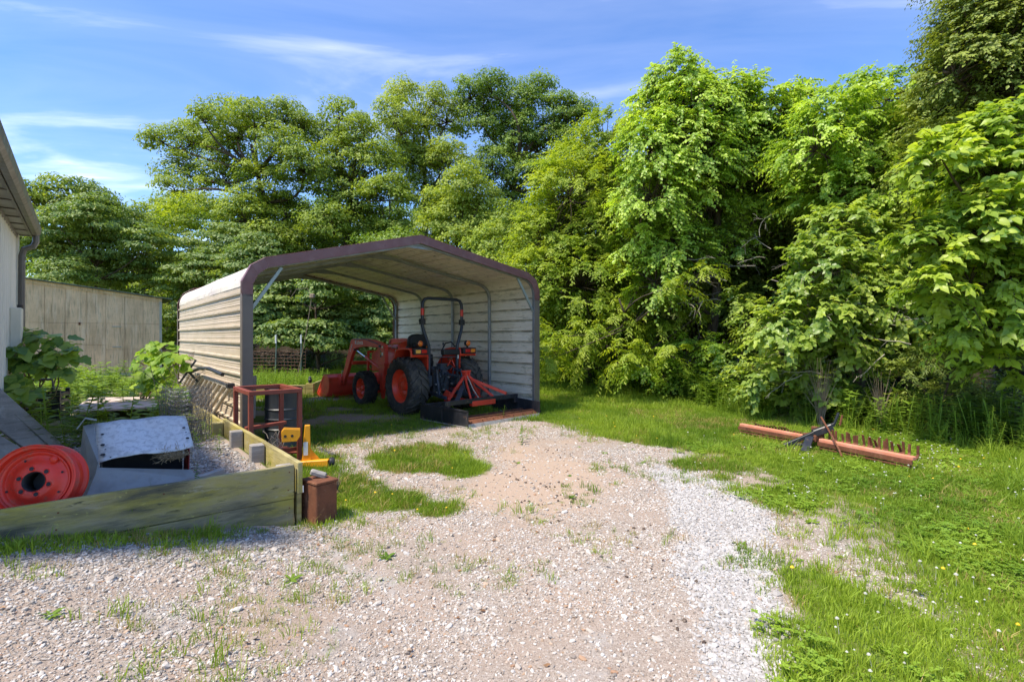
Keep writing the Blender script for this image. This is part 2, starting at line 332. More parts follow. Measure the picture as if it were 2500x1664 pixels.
def grass_mask(x, y):
    a, b = ab_of(x, y); n = fnoise(x, y, 1.1, 4)-.5; n2 = fnoise(x, y, 4.5, 3)-.5
    g = sstep(-.20, .30, sdist(GRAVEL, x, y)+n*1.1+n2*.55)
    for cx, cy, rx, ry in ((-1.15, 6.75, .62, .75), (-.6, 6.25, .4, .42), (-.65, 4.75, .2, .2), (-1.25, 5.0, .35, .3)):
        e = np.hypot((x-cx)/rx, (y-cy)/ry)+n*.9+n2*.5; g = np.maximum(g, sstep(1.15, .75, e))
    # earth under the shelter
    ax_, bx_ = a-.3, b-3.2
    shade = sstep(-.2, .5, ax_)*sstep(5.7, 4.9, ax_)*sstep(.9, 2.0, bx_)*sstep(7.0, 5.8, bx_)
    g = g*(1-.85*shade*sstep(.28, .48, fnoise(x, y, .9, 3)))
    sd = sdist(GRAVEL, x, y); g = g*(1-.9*sstep(.49, .62, fnoise(x+40, y+11, 1.5, 4))*sstep(1.4, .3, sd)*(y < 7)*(x > .8))
    bed = (a < -.02) & (b > .02)
    gb = sstep(2.0, 3.6, b-.35*a+n*2.2)*.75*sstep(.3, .55, fnoise(x+5, y, 1.3, 3)+.14)
    g = np.where(bed, gb, g)
    return np.clip(g, 0, 1)
def white_mask(x, y):
    return sstep(.12, -.12, sdist(WHITE, x, y)+(fnoise(x, y, 2.2, 3)-.5)*.35)
def dirt_mask(x, y):
    return sstep(.25, -.35, np.hypot((x-.25-.08*(y-6))/1.05, (y-6.0)/2.6)-.55+(fnoise(x+60, y+20, 1.1, 4)-.5)*1.5)*(1-white_mask(x, y))
def lines(fine, lo, hi, step, far):
    m = list(np.arange(lo, hi+1e-6, step)); q = [.018, -.018, .05, -.05]
    l = []; x = lo; s = step
    while x > -far: s *= 1.16; x -= s; l.append(x)
    r = []; x = hi; s = step
    while x < far: s *= 1.16; x += s; r.append(x)
    return np.array(sorted(set(l+[round(v, 4) for v in m if abs(v) > .06]+q+r)))
la = lines(0, -6, 9, .12, 320); lb = lines(0, -5, 12, .12, 320)
A_, B_ = np.meshgrid(la, lb); X_ = C0[0]+A_*U2[0]+B_*W2[0]; Y_ = C0[1]+A_*U2[1]+B_*W2[1]; Z_ = height(X_, Y_)
nb, na_ = A_.shape
me = bpy.data.meshes.new('ground'); vv = np.stack([X_, Y_, Z_], -1).reshape(-1, 3)
idx = np.arange(nb*na_).reshape(nb, na_); ff = np.stack([idx[:-1, :-1], idx[:-1, 1:], idx[1:, 1:], idx[1:, :-1]], -1).reshape(-1, 4)
def np_mesh(me, v, f, smooth=False):
    me.vertices.add(len(v)); me.vertices.foreach_set('co', np.ascontiguousarray(v, dtype=np.float32).ravel())
    k = f.shape[1]; me.loops.add(f.size); me.loops.foreach_set('vertex_index', np.ascontiguousarray(f, dtype=np.int32).ravel())
    me.polygons.add(len(f)); me.polygons.foreach_set('loop_start', np.arange(0, f.size, k, dtype=np.int32))
    if smooth: me.polygons.foreach_set('use_smooth', np.ones(len(f), bool))
    me.update(calc_edges=True); return me
np_mesh(me, vv, ff, True)
def vattr(me, n, val):
    a_ = me.attributes.new(n, 'FLOAT', 'POINT'); a_.data.foreach_set('value', np.asarray(val, np.float32).ravel())
vattr(me, 'grass', grass_mask(X_, Y_)); vattr(me, 'white', white_mask(X_, Y_)); vattr(me, 'dirt', dirt_mask(X_, Y_))
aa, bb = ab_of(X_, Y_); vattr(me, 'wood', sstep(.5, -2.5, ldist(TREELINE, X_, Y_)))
ground = bpy.data.objects.new('ground', me); COL.objects.link(ground)
tag(ground, 'gravel and earth ground with worn grass running back to the trees', None, kind='structure')
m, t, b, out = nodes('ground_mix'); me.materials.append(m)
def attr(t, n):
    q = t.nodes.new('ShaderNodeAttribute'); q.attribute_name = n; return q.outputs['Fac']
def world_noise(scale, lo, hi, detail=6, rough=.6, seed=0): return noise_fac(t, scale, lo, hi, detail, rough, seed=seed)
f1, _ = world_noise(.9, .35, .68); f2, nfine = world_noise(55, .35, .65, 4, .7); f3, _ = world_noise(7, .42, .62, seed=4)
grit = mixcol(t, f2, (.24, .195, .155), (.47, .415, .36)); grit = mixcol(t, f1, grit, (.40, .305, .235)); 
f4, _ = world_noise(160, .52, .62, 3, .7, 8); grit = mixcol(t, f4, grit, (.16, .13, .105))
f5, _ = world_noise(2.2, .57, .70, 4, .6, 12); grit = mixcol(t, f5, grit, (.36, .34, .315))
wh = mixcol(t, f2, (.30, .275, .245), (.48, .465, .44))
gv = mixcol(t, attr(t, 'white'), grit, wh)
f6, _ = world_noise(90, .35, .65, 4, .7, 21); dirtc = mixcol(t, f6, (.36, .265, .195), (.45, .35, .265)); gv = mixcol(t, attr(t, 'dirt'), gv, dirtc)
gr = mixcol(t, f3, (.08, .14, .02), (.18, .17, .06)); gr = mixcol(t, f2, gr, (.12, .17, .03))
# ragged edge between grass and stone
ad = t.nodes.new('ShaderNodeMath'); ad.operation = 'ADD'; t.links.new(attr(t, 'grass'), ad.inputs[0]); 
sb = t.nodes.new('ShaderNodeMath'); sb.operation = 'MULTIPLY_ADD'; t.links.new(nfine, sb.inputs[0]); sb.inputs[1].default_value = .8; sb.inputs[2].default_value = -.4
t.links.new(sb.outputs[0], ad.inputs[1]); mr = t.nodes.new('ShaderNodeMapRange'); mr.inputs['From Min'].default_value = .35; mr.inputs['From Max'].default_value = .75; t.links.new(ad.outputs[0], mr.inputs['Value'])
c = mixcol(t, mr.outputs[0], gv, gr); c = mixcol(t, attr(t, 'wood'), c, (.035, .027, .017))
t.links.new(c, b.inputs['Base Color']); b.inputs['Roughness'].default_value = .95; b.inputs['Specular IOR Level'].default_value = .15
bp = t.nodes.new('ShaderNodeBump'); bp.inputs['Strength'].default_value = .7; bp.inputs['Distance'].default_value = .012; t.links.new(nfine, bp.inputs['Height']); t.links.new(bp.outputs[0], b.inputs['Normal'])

# ================================================================ raised bed
bed = empty('raised_bed', (*AB(0, 0), 0), R(40)); tag(bed, 'weathered plank raised bed with mossy boards holding gravel beside the driveway', 'raised bed')
L_ = 2.05
def plank(name, p, q, w, h, mt, par, **k):
    p, q = Vector(p), Vector(q); d = q-p; n = max(2, int(d.length/.25)); mb = MB()
    side = Vector((d.y, -d.x, 0)).normalized()*w/2; rows = []
    for i in range(n+1):
        c = p+d*i/n; j = (random.random()-.5)*.006; g = (random.random()-.5)*.008
        rows.append([c+side+V(0, 0, -h/2), c+side+V(0, 0, h/2+g), c-side+V(0, 0, h/2+g), c-side+V(0, 0, -h/2)])
        for e in rows[-1]: e += side.normalized()*j
    F = []
    for i in range(n):
        for j in range(4): F.append((i*4+j, i*4+(j+1) % 4, (i+1)*4+(j+1) % 4, (i+1)*4+j))
    F += [(3, 2, 1, 0), tuple(n*4+j for j in range(4))]
    mb.add([x for r_ in rows for x in r_], F); return mb.build(name, mt, par, bevel=.005, **k)
plank('front_plank', (-L_, 0, .375), (.0, 0, .375), .042, .285, 'old_board', bed)
plank('front_plank', (-L_+.4, .002, .11), (-.002, .002, .11), .04, .238, 'old_board', bed)
plank('side_plank', (.045, -.03, .40), (.045, 3.0, .40), .042, .27, 'mossy_board', bed)
plank('side_plank', (.043, -.01, .13), (.043, 3.0, .13), .04, .262, 'mossy_board', bed)
plank('side_plank', (.046, 3.006, .335), (.046, 8.4, .335), .042, .3, 'mossy_board', bed)
for y_, h_ in ((.035, .50), (.95, .53), (1.85, .54), (2.9, .50)):
    MB().box((-.045, y_+.06, h_/2), (.125, .115, h_), (0, 0, R(random.uniform(-4, 4)))).build('stake', 'grey_wood' if y_ < 2 else 'mossy_board', bed, bevel=.008)
for x_, z_ in ((-.04, .46), (-.05, .31), (-.04, .16), (-1.5, .44), (-1.51, .33), (-.92, .45)):
    MB().lathe([(.001, -.0245), (.0055, -.0245), (.006, -.022)], 8, 'Y', (x_, 0, z_)).build('nail', 'rust', bed)
MB().box((-.3, .045, .495), (.12, .03, .02), (0, 0, R(8))).build('splinter', 'grey_wood', bed, bevel=.003)
MB().box((.069, -.02, .30), (.006, .035, .055)).build('label_tag', 'decal_white', bed)
# ================================================================ carport
CP = empty('carport', (-3.69, 7.05, 0), R(40)); tag(CP, 'open cream metal carport with maroon trim sheltering the red tractor', 'carport')
Wc, Lc = 5.49, 6.15
PROF = [(0, 2.33), (.28, 2.65), (2.745, 3.27), (5.21, 2.83), (5.49, 2.52)]
def arc3(p, q, r, n=6):
    """quadratic arc p-q-r"""
    p, q, r = Vector(p), Vector(q), Vector(r); return [p*(1-t)**2+q*2*t*(1-t)+r*t*t for t in [i/n for i in range(n+1)]]
def rib_line(p, q, out, n_r, h=.028, minor=True, first=.5):
    """cross-section of a ribbed sheet from p to q (x, z) with n_r ribs standing out along out"""
    p, q, out = Vector(p), Vector(q), Vector(out); d = q-p; Ln = d.length; e = d/Ln; pts = [p]; s = Ln/n_r
    for i in range(n_r):
        c = (i+first)*s
        for off, k in ((-.024, 0), (-.012, h), (.012, h), (.024, 0)): pts.append(p+e*(c+off)+out*k)
        if minor:
            for j in (1, 2):
                c2 = c+s*j/3
                if c2 < Ln-.03:
                    for off, k in ((-.012, 0), (0, h*.22), (.012, 0)): pts.append(p+e*(c2+off)+out*k)
    pts.append(q); return pts
def panel(name, line, mt, y0=-.02, y1=Lc+.02):
    mb = MB(); n = len(line); ns = 16; sd_ = random.random()*50; L0 = Vector((0, 0)); d = (Vector(line[-1])-Vector(line[0])).normalized(); nrm = Vector((-d.y, d.x))
    for k in range(ns+1):
        y = y0+(y1-y0)*k/ns
        for i, p in enumerate(line):
            w = (float(vnoise(i/n*2.2+sd_, k*.55))-.5)*.016+(float(vnoise(sd_+9, k*1.3+i*.05))-.5)*.006
            mb.v.append((p[0]+nrm.x*w, y, p[1]+nrm.y*w))
    mb.f = [(k*n+i, k*n+i+1, (k+1)*n+i+1, (k+1)*n+i) for k in range(ns) for i in range(n-1)]
    return mb.build(name, mt, CP, solid=.004, smooth=False, fixn=False)
# walls, from the eaves bend down: courses of sheets that overlap
for side, x, zt, out, mt in (('l', 0, 2.33, (-1, 0), 'cream_sheet'), ('r', Wc, 2.52, (1, 0), 'cream_sheet_brightened')):
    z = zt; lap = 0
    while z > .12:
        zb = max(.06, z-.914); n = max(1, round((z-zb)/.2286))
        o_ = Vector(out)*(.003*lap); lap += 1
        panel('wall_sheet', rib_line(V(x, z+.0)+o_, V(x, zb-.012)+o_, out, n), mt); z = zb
# eaves bends
panel('eaves_sheet', [tuple(p) for p in arc3((-.004, 2.33-.02), (.0, 2.60), (.30, 2.665), 8)], 'roof_sheet')
panel('eaves_sheet', [tuple(p) for p in arc3((Wc+.004, 2.52-.02), (Wc, 2.78), (5.19, 2.84), 8)], 'cream_sheet_brightened')
# roof sheets, ribs along the length
for (p, q) in (((.28, 2.652), (2.745, 3.272)), ((5.21, 2.832), (2.745, 3.275))):
    p, q = Vector(p), Vector(q); d = q-p; nrm = Vector((-d.y, d.x)).normalized()
    if nrm.y < 0: nrm = -nrm
    for i in range(3):
        a_ = p+d*(i/3)-d.normalized()*(.02 if i else 0); b_ = p+d*((i+1)/3)
        panel('roof_sheet', rib_line(a_+nrm*.003*i, b_+nrm*.003*i, nrm, 4), 'roof_sheet', -.02-.002*i, Lc+.02+.002*i)
# ridge cap
MB().sheet([V(2.60, -.02, 3.275), V(2.745, -.02, 3.318), V(2.89, -.02, 3.275)], (0, Lc+.04, 0)).build('ridge_cap', 'roof_sheet', CP, solid=.004)
# five bows of square tube
def bow_pts(y, ins=.045):
    P = [V(ins, y, .0), V(ins, y, 2.20)]
    P += [V(a_, y, b_) for a_, b_ in arc3((ins, 2.22), (ins+.0, 2.53), (.32, 2.60), 6)]
    P += [V(2.745, y, 3.20)]
    P += [V(a_, y, b_) for a_, b_ in arc3((5.17, 2.78), (Wc-ins, 2.71), (Wc-ins, 2.41), 6)]
    P += [V(Wc-ins, y, 2.39), V(Wc-ins, y, 0)]
    return P
for i in range(5):
    y = .035+i*(Lc-.07)/4
    MB().tube(bow_pts(y), .029, 4, sq=True).build('bow', 'galvanized', CP, bevel=.004)
    MB().box((2.745, y, 3.15), (.5, .012, .06)).build('ridge_gusset', 'galvanized', CP)
    if i in (0, 4):
        MB().bar((.075, y+.001, 1.95), (.50, y+.001, 2.60), .04, .045).build('corner_brace', 'brace_zinc', CP, bevel=.003)
        MB().bar((Wc-.075, y+.001, 2.12), (Wc-.50, y+.001, 2.78), .04, .045).build('corner_brace', 'brace_zinc', CP, bevel=.003)
for x in (.045, Wc-.045):
    MB().box((x, Lc/2, .035), (.062, Lc, .062)).build('base_rail', 'galvanized', CP, bevel=.004)
# trim on both gable ends: brown on the legs, maroon along the roof edge
def trim(y, sgn):
    for x, zt, sx in ((0, 2.16, 1), (Wc, 2.35, -1)):
        mb = MB(); mb.box((x+sx*.036, y-sgn*.012, zt/2+.03), (.138, .012, zt)); mb.box((x-sx*.032, y+sgn*.04, zt/2+.03), (.010, .10, zt))
        mb.build('leg_trim', 'brown_trim', CP, bevel=.003)
    outer = [V(-.034, 0, 2.16)]+[V(a_, 0, b_) for a_, b_ in ((-.034, 2.36), (.08, 2.595), (.27, 2.715), (2.745, 3.345), (5.22, 2.895), (5.42, 2.77), (5.524, 2.55), (5.524, 2.35))]
    inner = [V(.105, 0, 2.16)]+[V(a_, 0, b_) for a_, b_ in ((.105, 2.33), (.17, 2.47), (.30, 2.575), (2.745, 3.20), (5.19, 2.755), (5.32, 2.66), (5.385, 2.51), (5.385, 2.35))]
    for k in range(len(outer)-1):
        mb = MB(); q = [outer[k], outer[k+1], inner[k+1], inner[k]]; y0 = y-sgn*.018; y1 = y-sgn*.006
        o2 = [p+V(0, y0, 0) for p in q]; o3 = [p+V(0, y1, 0) for p in q]
        mb.add(o2+o3, [(0, 1, 2, 3), (7, 6, 5, 4), (0, 4, 5, 1), (1, 5, 6, 2), (2, 6, 7, 3), (3, 7, 4, 0)])
        up = [outer[k]+V(0, y0, 0), outer[k+1]+V(0, y0, 0), outer[k+1]+V(0, y0+sgn*.10, .004), outer[k]+V(0, y0+sgn*.10, .004)]
        mb.add(up+[p+V(0, 0, .006) for p in up], [(0, 1, 2, 3), (7, 6, 5, 4), (0, 4, 5, 1), (1, 5, 6, 2), (2, 6, 7, 3), (3, 7, 4, 0)])
        mb.build('roof_trim', 'maroon_trim', CP, bevel=.002)
trim(-.03, 1); trim(Lc+.03, -1)
MB().box((Wc-.03, -.07, .05), (.09, .09, .10)).build('anchor_foot', 'black_paint', CP, bevel=.006)

# ================================================================ barn at the edge
bx, by = -7.39, 7.61
BN = empty('barn', (bx, by, .0), R(40)); tag(BN, 'white ribbed metal barn wall with brown eaves and gutter behind the vines', 'barn')
Hb = 3.13                                                     # local x = out of the wall, y = back along it; wall runs to negative y
n = 0
for k in range(7):
    y1 = -k*.875; y0 = y1-.875; pts = []
    for i in range(4):
        c_ = y0+(i+.5)*.21875
        pts += [V(0, c_-.11, 0), V(0, c_-.022, 0), V(.016, c_-.012, 0), V(.016, c_+.012, 0), V(0, c_+.022, 0)]
    pts.append(V(0, y1, 0))
    MB().sheet([p+V(.002*(k % 2), 0, .1) for p in pts], (0, 0, Hb-.1)).build('wall_sheet', 'barn_white', BN, solid=.004)
MB().box((-2.4, .0-.03, 2.0), (4.76, .05, 3.7)).build('end_wall', 'barn_white', BN)
MB().box((.012, .014, Hb/2), (.07, .05, Hb)).build('corner_trim', 'barn_white', BN, bevel=.004)
for k in range(12):                                            # soffit strips
    y1 = .03-k*.53; MB().sheet([V(-.0, y1-.53+.53/18*j, Hb-.004+(.006 if j % 2 else 0)) for j in range(19)], (.17, 0, .0)).build('soffit_sheet', 'soffit_metal', BN, solid=.003)
    MB().box((.085, y1-.02, Hb-.012), (.17, .035, .014)).build('soffit_batten', 'gutter_brown', BN)
MB().box((.015, -2.6, Hb-.025), (.03, 5.2, .045)).build('wall_moulding', 'gutter_brown', BN)
mb = MB().sheet([V(.17, -6.4, Hb-.01), V(.17, -6.4, Hb+.13), V(-2.5, -6.4, Hb+.95)], (0, 6.46, 0)); mb.build('roof', 'gutter_brown', BN, solid=.03)
mb = MB().sheet([V(.175, -6.4, Hb+.11), V(.175, -6.4, Hb+.02), V(.20, -6.4, Hb-.005), V(.25, -6.4, Hb-.005), V(.28, -6.4, Hb+.03), V(.29, -6.4, Hb+.12), V(.275, -6.4, Hb+.125)], (0, 6.45, 0))
mb.build('gutter', 'gutter_brown', BN, solid=.004)
mb = MB().tube([V(.23, -.02, Hb+.03), V(.23, -.02, Hb-.10), V(.20, -.015, Hb-.17), V(.10, .0, Hb-.22), V(.075, .0, Hb-.32), V(.07, .0, 1.72)], .042, 8); mb.build('downspout', 'pipe_grey', BN, smooth=True)
mb = MB().tube([V(.07, .0, 1.74), V(.07, .0, 1.40)], .047, 8); mb.build('downspout_sleeve', 'pipe_brown', BN, smooth=True)
mb = MB().tube([V(.07, .0, 1.42), V(.07, .0, .5)], .042, 8); mb.build('downspout', 'pipe_grey', BN, smooth=True)
MB().box((.07, -.72, 1.35), (.12, .28, 1.3)).build('meter_box', 'barn_white', BN, bevel=.01)
MB().tube([V(.10, -.60, 2.0), V(.10, -.60, 2.05)], .035, 10).build('box_cap', 'black_plastic', BN)

# ================================================================ plywood shed
SH = empty('shed', (-14.85, 14.17, .3), R(40)); tag(SH, 'low brown plywood shed with a sloping dark roof beyond the weeds', 'shed')
wS = 4.24; zl, zr = 3.12, 2.58
top = lambda x: zl+(zr-zl)*x/wS
cols = [wS*i/9 for i in range(10)]
for i in range(9):
    x0, x1 = cols[i]+.003, cols[i+1]-.003; sp = [.16, 1.05 if i < 6 else .9, 1.72, None]
    for j in range(3):
        z0 = sp[j]+.003; d = random.uniform(0, .006)
        za = sp[j+1]-.003 if sp[j+1] else top(x0)-.02; zb = sp[j+1]-.003 if sp[j+1] else top(x1)-.02
        MB().prism([(x0, z0), (x1, z0), (x1, zb), (x0, za)], 'Y', -.012-d, .02).build('siding_panel', 'shed_ply', SH, bevel=.002)
MB().prism([(.0, .1), (wS, .1), (wS, top(wS)-.03), (0, top(0)-.03)], 'Y', .022, 3.0).build('body', 'shed_ply', SH)
MB().box((wS+.005, -.01, 1.35), (.07, .05, 2.42)).build('corner_trim', 'shed_trim', SH, bevel=.004)
MB().box((wS/2, -.015, .06), (wS, .05, .19)).build('sill_plank', 'shed_trim', SH, bevel=.006)
MB().prism([(-.25, top(-.25)-.012), (wS+.32, top(wS+.32)-.012), (wS+.32, top(wS+.32)+.02), (-.25, top(-.25)+.02)], 'Y', -.16, 3.3).build('roof', 'shed_roof', SH, bevel=.004)
MB().prism([(-.2, top(-.2)-.12), (wS+.04, top(wS+.04)-.12), (wS+.04, top(wS+.04)-.018), (-.2, top(-.2)-.018)], 'Y', -.045, -.02).build('fascia', 'shed_ply', SH)
for x, z in ((3.1, 1.62), (3.1, .98)): MB().box((x, -.03, z), (.22, .012, .03)).build('patch_strip', 'shed_trim', SH)
MB().box((2.2, -.028, 1.70), (.05, .02, .08)).build('hinge', 'rust', SH)
# ================================================================ tractor (local x right, y forward, z up; origin under the rear axle)
TR = empty('tractor', (-1.67, 11.09, 0), R(41)); TR.location.z = hz(-1.67, 11.09)-.004
tag(TR, 'red compact tractor with front loader and black roll bar parked under the carport', 'tractor')
def lathe_tyre(Rr, W, rb, nl, lug, skew):
    w = W/2; mb = MB()
    prof = [(rb, -w*.74), (rb+.03, -w*.90), (rb+(Rr-rb)*.45, -w*1.0), (rb+(Rr-rb)*.72, -w*.96), (Rr-lug*1.5, -w*.84), (Rr-lug, -w*.62), (Rr-lug*.9, 0)]
    prof = prof+[(r_, -h) for r_, h in prof[-2::-1]]
    mb.lathe(prof, 56, 'X')
    for k in range(nl):
        for s in (-1, 1):
            th0 = 2*math.pi*(k+(.5 if s > 0 else 0))/nl; P = []
            for q, (f, rr) in enumerate(((.02, Rr), (.40, Rr), (.74, Rr-.002), (.93, Rr-lug*.8), (1.0, Rr-lug*2.6))):
                th = th0+skew*min(f, .95)**1.25; dw = (.085, .08, .095, .11, .08)[q]*(20/nl); rin = rr-lug*1.35 if q < 3 else rr-lug*1.5
                for a_, r_ in ((-dw, rin), (-dw*.85, rr), (dw*.85, rr), (dw, rin)):
                    P.append((s*f*w*.99, r_*math.cos(th+a_), r_*math.sin(th+a_)))
            F = [(i*4+j, i*4+(j+1) % 4, (i+1)*4+(j+1) % 4, (i+1)*4+j) for i in range(4) for j in range(4)]+[(3, 2, 1, 0), (16, 17, 18, 19)]
            mb.add(P, F)
    return mb
def make_wheel(name, Rr, W, rb, nl, lug, deep):
    w = empty(name, (0, 0, 0), 0, TR)
    lathe_tyre(Rr, W, rb, nl, lug, .36).build('tyre', 'rubber' if Rr > .5 else 'dark_rubber', w, smooth=True)
    h = W/2*.78; mb = MB()
    mb.lathe([(rb*1.035, -h), (rb*1.05, -h+.012), (rb*.985, -h+.02), (rb*.95, -h+.045), (rb*.90, -h+.06), (rb*.875, -h+deep*.7), (rb*.84, -h+deep), (rb*.62, -h+deep-.035), (rb*.42, -h+deep-.02), (rb*.30, -h+deep-.005), (rb*.27, -h+deep-.05), (rb*.12, -h+deep-.07), (0.001, -h+deep-.07)], 40)
    mb.lathe([(rb*.9, -h+.06), (rb*.90, h-.05), (rb*1.0, h-.02), (rb*1.04, h)], 40)
    rim = mb.build('rim', 'rim_red', w, smooth=True)
    bb_ = MB()
    for i in range(8):
        a_ = 2*math.pi*i/8; bb_.lathe([(.011, -h+deep-.055), (.011, -h+deep-.02)], 6, 'X', (0, rb*.5*math.cos(a_), rb*.5*math.sin(a_)), True)
    bb_.build('wheel_bolt', 'rim_red', w, smooth=False)['kind'] = 'stuff'
    return w
def wheel_at(w, x, y, z, flip, first):
    if first: o = w
    else:
        o = link_copy(w)
        for c in list(w.children): link_copy(c, o)
    o.location = (x, y, z); o.rotation_euler = (R(random.uniform(0, 40)), 0, R(180) if flip else 0); return o
rw = make_wheel('rear_wheel', .60, .43, .345, 20, .036, .13); fw = make_wheel('front_wheel', .412, .30, .238, 18, .022, .10)
wheel_at(rw, .685, 0, .60, True, False); wheel_at(rw, -.685, 0, .60, False, True)
wheel_at(fw, .75, 1.84, .412, True, False); wheel_at(fw, -.75, 1.84, .412, False, True)
# drive train
mb = MB().lathe([(.11, -.52), (.11, -.30), (.17, -.24), (.17, .24), (.11, .30), (.11, .52)], 16, 'X', (0, 0, .60), True); mb.box((0, .05, .66), (.40, .62, .42)); mb.box((0, .75, .62), (.32, .9, .36)); mb.box((0, -.27, .72), (.30, .12, .26))
TD = mb.build('transmission', 'machine_grey', TR, bevel=.02)
MB().box((0, 1.65, .62), (.36, 1.15, .34)).box((0, 1.84, .42), (1.0, .14, .14)).build('engine', 'machine_grey', TR, bevel=.02)
for s in (-1, 1): MB().lathe([(.10, 0), (.13, .03), (.13, .10), (.07, .12)], 12, 'X', (s*.58-.06, 1.84, .42), True).build('front_hub', 'machine_grey', TR, smooth=True)
MB().tube([(0, -.30, .60), (0, -.40, .60)], .035, 10).tube([(0, -.33, .60), (0, -.345, .60)], .085, 12).build('power_takeoff', 'machine_grey', TR)
# hood, dash, platform
def loft(name, secs, m, bevel=.03):
    mb = MB(); P = []; n = len(secs[0][1])
    for y, poly in secs: P += [(x, y, z) for x, z in poly]
    F = [(i*n+j, i*n+(j+1) % n, (i+1)*n+(j+1) % n, (i+1)*n+j) for i in range(len(secs)-1) for j in range(n)]+[tuple(range(n-1, -1, -1)), tuple((len(secs)-1)*n+j for j in range(n))]
    mb.add(P, F); return mb.build(name, m, TR, bevel=bevel, seg=2, smooth=True)
hs_ = lambda w, z0, z1: [(-w, z0), (w, z0), (w, z1-.10), (w*.86, z1-.03), (w*.5, z1), (-w*.5, z1), (-w*.86, z1-.03), (-w, z1-.10)]
hood = loft('hood', [(1.02, hs_(.33, .80, 1.50)), (1.5, hs_(.33, .80, 1.47)), (2.1, hs_(.32, .78, 1.38)), (2.42, hs_(.30, .76, 1.28)), (2.5, hs_(.25, .80, 1.18))], 'tractor_red')
dash = loft('dash', [(.80, hs_(.30, 1.00, 1.40)), (1.01, hs_(.32, .98, 1.53))], 'tractor_red')
MB().box((0, 2.515, 1.0), (.46, .02, .34)).build('grille', 'black_plastic', TR, bevel=.01)
MB().box((0, .62, .70), (1.02, .62, .04)).build('platform', 'black_plastic', TR, bevel=.01)
sw = empty('steering_wheel', (.03, .62, 1.44), 0, TR); sw.rotation_euler = (R(28), 0, 0)
MB().tube([(.19*math.cos(2*math.pi*i/24), .19*math.sin(2*math.pi*i/24), 0) for i in range(24)], .014, 6, close=True).build('ring', 'black_plastic', sw, smooth=True)
MB().tube([(-.18, 0, 0), (0, 0, -.03), (.18, 0, 0)], .012, 6).tube([(0, 0, -.03), (0, 0, -.3)], .02, 8).build('spoke', 'black_plastic', sw, smooth=True)
# fenders
for s in (-1, 1):
    poly = [(.66*math.cos(a_), .60+.66*math.sin(a_)) for a_ in [R(x) for x in (8, 22, 36, 50, 62)]]
    line = [V(0, p[0], p[1]) for p in poly]+[V(0, .22, 1.34), V(0, .02, 1.37), V(0, -.30, 1.37), V(0, -.36, 1.33), V(0, -.37, 1.20)]
    f = MB().sheet([p+V(s*.40, 0, 0) for p in line], (s*.40, 0, 0)).build('fender', 'tractor_red', TR, solid=.012, smooth=True)
    side = [(p.y, p.z) for p in line]+[(-.37, .95), (-.2, .80), (.5, .72)]
    MB().prism(side, 'X', s*.395, s*.41).build('fender_side', 'tractor_red', f)
    MB().sheet([V(s*.78, p.y, p.z-.002) for p in line], (s*.03, 0, 0)).build('fender_edge', 'tractor_red', f, solid=.03)
    # lamp cluster on the fender
    lc = MB().box((s*.60, -.40, 1.315), (.34, .12, .13)).build('tail_lamp', 'black_plastic', TR, bevel=.015, seg=2)
    MB().box((s*.545+(.0 if s < 0 else .0), -.463, 1.315), (.13, .02, .075)).build('red_lens', 'red_lens', lc, bevel=.008)
    MB().box((s*.685, -.463, 1.315), (.115, .02, .075)).build('amber_lens', 'yellow_lens' if s < 0 else 'amber_lens', lc, bevel=.008)
    lp = MB().lathe([(.045, -.05), (.062, -.04), (.066, .0), (.062, .035), (.045, .045)], 18, 'Y', (s*.60, -.36, 1.475), True).build('turn_lamp', 'black_plastic', TR, smooth=True)
    MB().lathe([(.001, -.062), (.04, -.06), (.055, -.05), (.057, -.035)], 18, 'Y', (s*.60, -.36, 1.475)).build('lamp_lens', 'amber_lens', lp, smooth=True)
    MB().lathe([(.03, -.064), (.036, -.067), (.042, -.063)], 18, 'Y', (s*.60, -.36, 1.475)).build('lens_ring', 'red_lens', lp, smooth=True)
    MB().box((s*.60, -.36, 1.40), (.03, .03, .06)).build('lamp_stalk', 'black_plastic', lp)
# seat
prof = [(-.20, 1.36), (-.235, 1.44), (-.235, 1.54), (-.20, 1.62), (-.13, 1.665), (0, 1.68), (.13, 1.665), (.20, 1.62), (.235, 1.54), (.235, 1.44), (.20, 1.36)]
MB().prism([(x-.06, z) for x, z in prof], 'Y', .55, .72).build('seat_backrest', 'seat_black', TR, bevel=.05, seg=3, smooth=True)
MB().box((-.06, .62, 1.33), (.44, .36, .10), (R(18), 0, 0)).build('seat_cushion', 'seat_black', TR, bevel=.035, seg=3)
for s in (-1, 1): MB().tube([(s*.40, .35, 1.30), (s*.42, .22, 1.47), (s*.44, .02, 1.50), (s*.45, -.12, 1.40)], .016, 8).build('grab_rail', 'seat_black', TR, bevel=.015)
MB().box((-.03, .45, 1.05), (.34, .34, .36)).build('seat_base', 'black_plastic', TR, bevel=.02)
